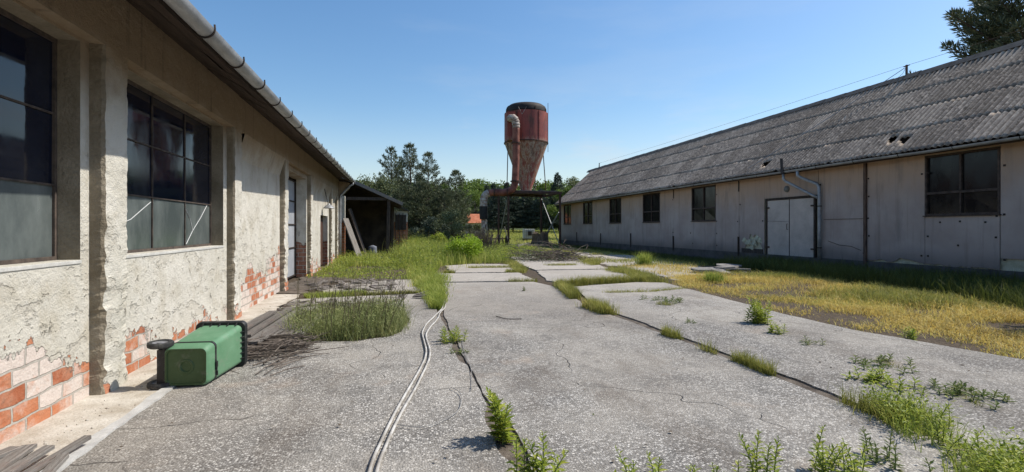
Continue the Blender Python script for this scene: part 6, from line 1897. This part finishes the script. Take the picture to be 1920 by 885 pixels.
for i in range(95):
    X, Y = rand_in(hole, 40); bx, by = X[0], Y[0]
    if bx < -1.1 and rnd.random() < 0.5: continue
    h = rnd.uniform(0.4, 0.95); lx, ly = rnd.gauss(0.05, 0.14), rnd.gauss(0, 0.1)
    mb.tube([(bx, by, -0.03), (bx + lx * 0.4, by + ly * 0.4, h * 0.5), (bx + lx, by + ly, h)], [0.006, 0.0045, 0.002], 4)
    for k_ in range(4):
        u = rnd.uniform(0.5, 0.95); a = rnd.uniform(0, 6.3)
        p = Vector((bx + lx * u, by + ly * u, h * u)); mb.tube([p, p + Vector((math.cos(a) * 0.06, math.sin(a) * 0.06, 0.09))], [0.003, 0.0012], 3)
mb.build("stalks", M_STALK, WB)

# shrubs
def shrub(name, label, cat, c, r, h, nleaf, leafL, mat, stems=10):
    t = thing(name, label, cat, (c[0], c[1], 0))
    cl = []
    for i in range(26):
        a = rnd.uniform(0, 6.28); rr = r * math.sqrt(rnd.random()) * 0.75
        cl.append((c[0] + rr * math.cos(a), c[1] + rr * math.sin(a), h * rnd.uniform(0.25, 0.85) * (1 - 0.4 * (rr / r) ** 2), r * rnd.uniform(0.22, 0.42)))
    Bs = []
    for i in range(nleaf):
        q = cl[i % 26]; d = Vector((rnd.gauss(0, 1), rnd.gauss(0, 1), rnd.gauss(0, 1))).normalized() * q[3] * rnd.random() ** 0.4
        Bs.append((q[0] + d.x, q[1] + d.y, max(0.02, q[2] + d.z)))
    n = len(Bs); D = rng.normal(0, 1, (n, 3)); U = np.tile([0.3, 0, 1.0], (n, 1)) + rng.normal(0, .5, (n, 3))
    V, T = leaves(Bs, D, U, rng.uniform(0.7, 1.2, n) * leafL, rng.uniform(0.4, 0.6, n) * leafL)
    np_obj("foliage", V, T, mat, t)
    mb = MB()
    for i in range(stems):
        q = cl[i]; mb.tube([(c[0] + rnd.uniform(-.1, .1), c[1] + rnd.uniform(-.1, .1), -0.05), (q[0], q[1], q[2])], [0.016, 0.006], 5)
    mb.build("stems", M_TWIG, t)
shrub("round_shrub", "bright yellow green leafy shrub in the tall grass left of the silo", "shrub", G(872, 490), 1.15, 1.35, 5600, 0.11, L_SHRUB)
shrub("round_shrub", "pale young shrub poking above the grass beside the shed", "shrub", G(822, 466), 0.8, 1.45, 2600, 0.12, L_WEED)
def dead_bush(label, c, r, h, n, mat=M_TWIG, name="dead_bush"):
    t = thing(name, label, "bush", (c[0], c[1], 0)); mb = MB()
    for i in range(n):
        a = rnd.uniform(0, 6.28); ln = rnd.uniform(0.2, 1.0) * r; hh = h * rnd.uniform(0.5, 1.0)
        p0 = Vector((c[0] + rnd.gauss(0, r * 0.3), c[1] + rnd.gauss(0, r * 0.3), -0.05)); p2 = p0 + Vector((math.cos(a) * ln, math.sin(a) * ln, hh)); p1 = p0.lerp(p2, 0.5) + Vector((0, 0, hh * 0.12))
        mb.tube([p0, p1, p2], [0.014, 0.009, 0.004], 4)
        for k_ in range(3):
            q = p1.lerp(p2, rnd.random()); mb.tube([q, q + Vector((rnd.gauss(0, .14), rnd.gauss(0, .14), 0.22))], [0.006, 0.003], 3)
    mb.build("twigs", mat, t)
dead_bush("brown leafless bush standing below the torn pipe of the silo", G(906, 476), 0.85, 1.7, 190)
# heap of cut branches before the silo
bh = thing("branch_heap", "heap of dry cut branches lying before the silo legs", "branch heap", (*G(1035, 488), 0)); mb = MB()
cx, cy = G(1035, 488)
for i in range(260):
    a = rnd.uniform(0, 6.28); L = rnd.uniform(0.4, 1.5); x, y = cx + rnd.gauss(0, 0.8), cy + rnd.gauss(0, 0.7); z = abs(rnd.gauss(0, 0.28)) + 0.03
    d = Vector((math.cos(a), math.sin(a), rnd.gauss(0, 0.25))) * L
    mb.tube([(x, y, z), (x + d.x * .5, y + d.y * .5, max(0.02, z + d.z * .5 + 0.08)), (x + d.x, y + d.y, max(0.02, z + d.z))], [0.016, 0.012, 0.004], 4)
mb.build("branches", M_TWIG, bh)
n = 1600; B = np.stack([cx - 0.9 + rng.normal(0, 0.9, n), cy + rng.normal(0, 0.7, n), np.abs(rng.normal(0, 0.25, n))], 1)
V, T = leaves(B, rng.normal(0, 1, (n, 3)), np.tile([0, 0, 1.0], (n, 1)) + rng.normal(0, .3, (n, 3)), rng.uniform(.05, .12, n), rng.uniform(.03, .05, n))
np_obj("leaves", V, T, L_OLIVE, bh)

# ------------------------------------------------------------------ trees
def conifer(name, label, base, h, r, crown0, kind, mat, nl=1.0, group=None, top_bias=0.0, seed=1):
    rr_ = random.Random(seed)
    t = thing(name, label, "tree", (base[0], base[1], 0), group)
    x, y = base
    mb = MB()
    lean = (rr_.gauss(0, 0.02), rr_.gauss(0, 0.02))
    tp = lambda z: Vector((x + lean[0] * z, y + lean[1] * z, z))
    tw = 0.018 * h
    mb.tube([tp(-0.1), tp(h * 0.3), tp(h * 0.6), tp(h * 0.85), tp(h)], [tw, tw * 0.8, tw * 0.5, tw * 0.22, 0.02], 8)
    Bs, Ds, Ls, Ws = [], [], [], []
    z = crown0
    spruce = kind == 'spruce'
    dz = (0.30 if spruce else 0.42) * (h / 10) ** 0.5
    def tuft(p, d, s, cnt):
        for i in range(cnt):
            v = Vector((rr_.gauss(0, 1), rr_.gauss(0, 1), rr_.gauss(0, 1))).normalized()
            dd = (d * (1.0 if spruce else 0.8) + v * 0.8 + Vector((0, 0, 0.0 if spruce else 0.35))).normalized()
            Bs.append(p + v * s * 0.15); Ds.append(dd); Ls.append(s * rr_.uniform(0.7, 1.2)); Ws.append(s * (0.30 if spruce else 0.20))
    while z < h - 0.15:
        u = (z - crown0) / (h - crown0)
        if spruce: prof = (1 - u) ** 0.85 * min(1, 0.5 + u * 4)
        else: prof = (math.sin(math.pi * (0.30 + 0.70 * u)) ** 0.75) * (1 - 0.25 * u)
        nb = rr_.randint(5, 7) if spruce else rr_.randint(4, 6)
        a0 = rr_.uniform(0, 6.28)
        for k_ in range(nb):
            if not spruce and rr_.random() < 0.24: continue
            a = a0 + 6.283 * k_ / nb + rr_.gauss(0, 0.25)
            L = r * prof * rr_.uniform(0.62, 1.12)
            if L < 0.25: L = 0.25
            if spruce: e0, e1 = -0.10 + 0.5 * u, -0.22 + 0.7 * u
            else: e0, e1 = 0.10 + 0.65 * u, 0.30 + 0.7 * u
            d0 = Vector((math.cos(a) * math.cos(e0), math.sin(a) * math.cos(e0), math.sin(e0)))
            d1 = Vector((math.cos(a) * math.cos(e1), math.sin(a) * math.cos(e1), math.sin(e1)))
            p0 = tp(z + rr_.uniform(-.1, .1)); p1 = p0 + d0 * L * 0.55; p2 = p1 + d1 * L * 0.45
            bw = max(0.010, 0.012 * L)
            mb.tube([p0, p1, p2], [bw * 1.6, bw, bw * 0.5], 4, cap=False)
            ts = (0.30 if spruce else 0.38) * (h / 10) ** 0.4
            m_ = max(2, int(L / ts * 1.4))
            for i in range(m_):
                f = 0.28 + 0.72 * (i + 1) / m_ if not spruce else 0.15 + 0.85 * (i + 1) / m_
                p = (p0 + d0 * L * f) if f < 0.55 else (p1 + d1 * L * (f - 0.55))
                side = Vector((-math.sin(a), math.cos(a), 0))
                dd = d1 if f > 0.5 else d0
                cnt = int((9 if spruce else 11) * nl)
                tuft(p, dd, ts, cnt)
                wl = L * (1 - f) * 0.55 + 0.12
                for sg in (-1, 1):
                    nn_ = max(1, int(wl / ts * 1.3))
                    for j in range(nn_):
                        q = p + (side * sg + dd * 0.5 + Vector((0, 0, -0.25 if spruce else 0.12))).normalized() * wl * (j + 1) / nn_
                        tuft(q, (side * sg + dd).normalized(), ts * 0.9, int((7 if spruce else 8) * nl))
        z += dz * rr_.uniform(0.8, 1.2)
    for i in range(5): tuft(tp(h - 0.08 * i), Vector((0, 0, 1)), 0.35, 8)
    mb.build("trunk", M_BARK, t)
    n = len(Bs)
    V, T = leaves(np.array([tuple(b) for b in Bs]), np.array([tuple(d) for d in Ds]), rng.normal(0, 1, (n, 3)), Ls, Ws, 0.1)
    np_obj("crown", V, T, mat, t)
    t.location.z = gz(base[0], base[1])
    return t
def at_px(px, zc): return tuple(W(px, 428, zc).to_2d())
# the pine group on the left
for (px, zc, ytop, r, lb, sd) in ((737, 56, 286, 2.7, "left tall pine with a pointed crown behind the shed roof", 11), (773, 58, 279, 2.6, "tallest middle pine of the group behind the shed", 12),
                                  (803, 56, 293, 2.5, "right tall pine of the group, its crown reaching right", 13), (852, 58, 329, 2.5, "shorter loose pine right of the tall pines", 14)):
    h = 1.6 + (428 - ytop) / 950 * zc
    conifer("pine_tree", lb, at_px(px, zc), h, r * 1.08, 1.0, 'pine', L_PINE, 0.55, "pines behind the shed", seed=sd)
for (px, zc, ytop, r, lb, sd) in ((790, 50, 345, 2.6, "bushy low pine filling in below the tall pines", 21), (832, 51, 360, 2.4, "bushy low pine between tall pines and loose pine", 22), (853, 56, 372, 1.6, "bushy low pine at the right end of the pine group", 23), (755, 49, 352, 2.4, "bushy low pine at the left below the tall pines", 24)):
    h = 1.6 + (428 - ytop) / 950 * zc
    conifer("pine_tree", lb, at_px(px, zc), h, r, 0.3, 'pine', L_PINE, 0.8, "pines behind the shed", seed=sd)
# dark spruces behind the silo
for (px, zc, ytop, r, lb, sd) in ((934, 60, 352, 2.2, "dark spruce left of the silo legs", 31), (962, 62, 356, 2.4, "dark spruce directly behind the left silo legs", 32), (990, 63, 350, 2.4, "dark spruce behind the middle of the silo platform", 33),
                                  (1016, 61, 356, 2.3, "dark spruce behind the right silo legs", 34), (1048, 66, 326, 2.5, "tall spiky spruce rising right of the silo platform", 35), (916, 66, 348, 1.6, "slim spruce with a pale tip left of the silo pipe", 36), (893, 74, 392, 1.8, "low spruce at the left of the spruce row", 38), (950, 75, 344, 1.9, "spruce tip showing above the bent silo pipe", 37), (925, 70, 346, 1.2, "slim far spruce tip beside the slim spruce", 39)):
    h = 1.6 + (428 - ytop) / 950 * zc
    zc, k_ = zc + 11, (zc + 11) / zc
    h = 1.6 + (428 - ytop) / 950 * zc - gz(*at_px(px, zc))
    conifer("spruce_tree", lb, at_px(px, zc), h, r * k_, 0.9, 'spruce', L_SPRUCE, 0.75, "spruces behind the silo", seed=sd)
# pine behind the barrack roof, upper right
conifer("pine_tree", "dark pine rising behind the barrack roof at upper right", at_px(1945, 33), 20.5, 7.6, 5.0, 'pine', L_PINE, 0.9, seed=43)

def broad(name, label, base, h, r, mat, nclump, nleaf, leafL, trunk=True, group=None, seed=3):
    rr_ = random.Random(seed)
    t = thing(name, label, "tree", (base[0], base[1], 0), group)
    x, y = base; cl = []
    for i in range(nclump):
        a = rr_.uniform(0, 6.28); u = rr_.random(); z = h * (0.22 + 0.70 * u)
        rad_ = r * math.sin(math.pi * (0.18 + 0.72 * u)) * math.sqrt(rr_.random())
        cl.append((x + rad_ * math.cos(a), y + rad_ * math.sin(a), z, r * rr_.uniform(0.2, 0.38)))
    Bs = []
    for i in range(nleaf):
        q = cl[i % nclump]; d = Vector((rr_.gauss(0, 1), rr_.gauss(0, 1), rr_.gauss(0, 0.8))).normalized() * q[3] * rr_.random() ** 0.45
        Bs.append((q[0] + d.x, q[1] + d.y, q[2] + d.z))
    n = len(Bs)
    V, T = leaves(Bs, rng.normal(0, 1, (n, 3)), np.tile([0.2, 0, 1.0], (n, 1)) + rng.normal(0, .6, (n, 3)), rng.uniform(0.7, 1.3, n) * leafL, rng.uniform(0.5, 0.8, n) * leafL)
    np_obj("crown", V, T, mat, t)
    mb = MB(); mb.tube([(x, y, -0.1), (x + 0.1, y, h * 0.4), (x, y, h * 0.75)], [0.022 * h, 0.015 * h, 0.006 * h], 7)
    for q in cl[:min(12, nclump)]: mb.tube([(x + 0.05, y, h * rr_.uniform(0.2, 0.45)), ((x + q[0]) / 2, (y + q[1]) / 2, q[2] * 0.85), q[:3]], [0.008 * h, 0.005 * h, 0.002 * h], 5)
    mb.build("trunk", M_BARK, t)
    t.location.z = gz(base[0], base[1])
broad("leafy_tree", "round leafy green tree left of the pines above the shed roof", at_px(706, 52), 7.3, 2.4, L_OLIVE, 26, 5200, 0.20, seed=51)
broad("leafy_tree", "grey green rounded bush tree in front of the pines", at_px(846, 46), 3.2, 1.7, L_OLIVE, 18, 3600, 0.13, seed=52)
broad("leafy_tree", "leafy tree right of the spiky spruce behind the barrack end", at_px(1075, 72), 8.4, 2.6, L_OLIVE, 22, 4200, 0.24, seed=53)
broad("leafy_tree", "dark rounded tree just beyond the end of the barrack", at_px(1062, 60), 6.2, 2.2, L_BROAD, 20, 4000, 0.2, seed=54)
broad("leafy_tree", "leafy tree filling the gap between pines and spruces", at_px(890, 80), 6.4, 3.0, L_BROAD, 20, 3600, 0.25, seed=55)
broad("leafy_tree", "dark leafy bush at the foot of the pines", at_px(808, 47), 2.6, 1.8, L_SPRUCE, 16, 2600, 0.15, seed=56)

broad("leafy_tree", "unseen tree added to shade the grass by the near end of the grey barrack", (14.75, 4.6), 5.8, 2.3, L_BROAD, 34, 15000, 0.17, seed=57)  # added out of view to cast shade on the near grass

broad("leafy_tree", "low leafy bush before the orange roofed house", at_px(893, 58), 1.75, 1.3, L_OLIVE, 12, 1800, 0.14, seed=58)
# wooded hill
def hill_z(x, y):
    d = max(0.0, min(1.0, (y - 125) / 90))
    lx = (x - 40) / 150.0
    return 1.0 + 16.5 * d * d * (3 - 2 * d) * math.exp(-lx * lx * 0.8) + 1.5 * nz(x * 0.02, y * 0.02, 3) * d - 0.06
mb = MB(); gx, gy = 40, 24
for j in range(gy + 1):
    for i in range(gx + 1):
        x = -260 + 620 * i / gx; y = 118 + 260 * j / gy
        mb.v.append((x, y, hill_z(x, y) - (1.5 if j == 0 else 0)))
for j in range(gy):
    for i in range(gx):
        a = j * (gx + 1) + i; mb.f.append((a, a + 1, a + gx + 2, a + gx + 1))
tag(mb.build("hill", mat_simple("hill_floor", (0.05, 0.07, 0.02), (0.09, 0.11, 0.03), 0.3, 0.95, 0.3, 0.1, 3), smooth=True), kind="structure")
Bs = []
rr_ = random.Random(5)
for i in range(900):
    x = rr_.uniform(-110, 190); y = rr_.uniform(122, 260)
    px = 960 + 950 * (CT * x - ST * y) / (ST * x + CT * y)
    if not (560 < px < 1230): continue
    z0 = hill_z(x, y); r_ = rr_.uniform(2.0, 3.6); h = rr_.uniform(2.5, 5.0)
    for k_ in range(150):
        v = Vector((rr_.gauss(0, 1), rr_.gauss(0, 1), rr_.gauss(0, 1))).normalized()
        q = r_ * rr_.random() ** 0.35
        Bs.append((x + v.x * q, y + v.y * q, z0 + h * 0.55 + v.z * q * h / 5.0))
n = len(Bs)
V, T = leaves(Bs, rng.normal(0, 1, (n, 3)), np.tile([0, 0, 1.0], (n, 1)) + rng.normal(0, .5, (n, 3)), rng.uniform(0.6, 1.2, n), rng.uniform(0.4, 0.7, n))
tag(np_obj("distant_forest", V, T, L_BROAD), "green wooded hill beyond the silo and spruces", None, kind="stuff")

# dead leaves, chips and pebbles strewn on the slabs
lv, lt = [], []
for i in range(520):
    x, y = rnd.uniform(-2.0, 7.0), rnd.uniform(2.2, 16.0) ** 1.0
    if -1.6 < x < 0.3 and 7.4 < y < 10.2: continue
    if nz(x * 0.8, y * 0.8, 4.0) < -0.15: continue
    b0 = len(lv); s_ = rnd.uniform(0.006, 0.022); a = rnd.uniform(0, 6.28); e = rnd.uniform(0.35, 1.0)
    for k_, (u, v_, h) in enumerate(((1, 0, 0.1), (0, 1, 0.5), (-1, 0, 0.15), (0, -1, 0.4), (0, 0, 0.9))):
        uu, vv = u * s_, v_ * s_ * e
        lv.append((x + uu * math.cos(a) - vv * math.sin(a), y + uu * math.sin(a) + vv * math.cos(a), 0.018 + h * s_ * 0.5))
    lt += [(b0, b0 + 1, b0 + 4), (b0 + 1, b0 + 2, b0 + 4), (b0 + 2, b0 + 3, b0 + 4), (b0 + 3, b0, b0 + 4)]
M_LITTER = mat_leaf("dry_leaf_litter", [(0.0, (0.03, 0.022, 0.016)), (0.6, (0.10, 0.07, 0.045)), (1.0, (0.30, 0.27, 0.23))], 0.05, 0.9)
tag(np_obj("leaf_litter", lv, lt, M_LITTER), "small dark leaf bits and chips strewn over the concrete slabs", None, kind="stuff")
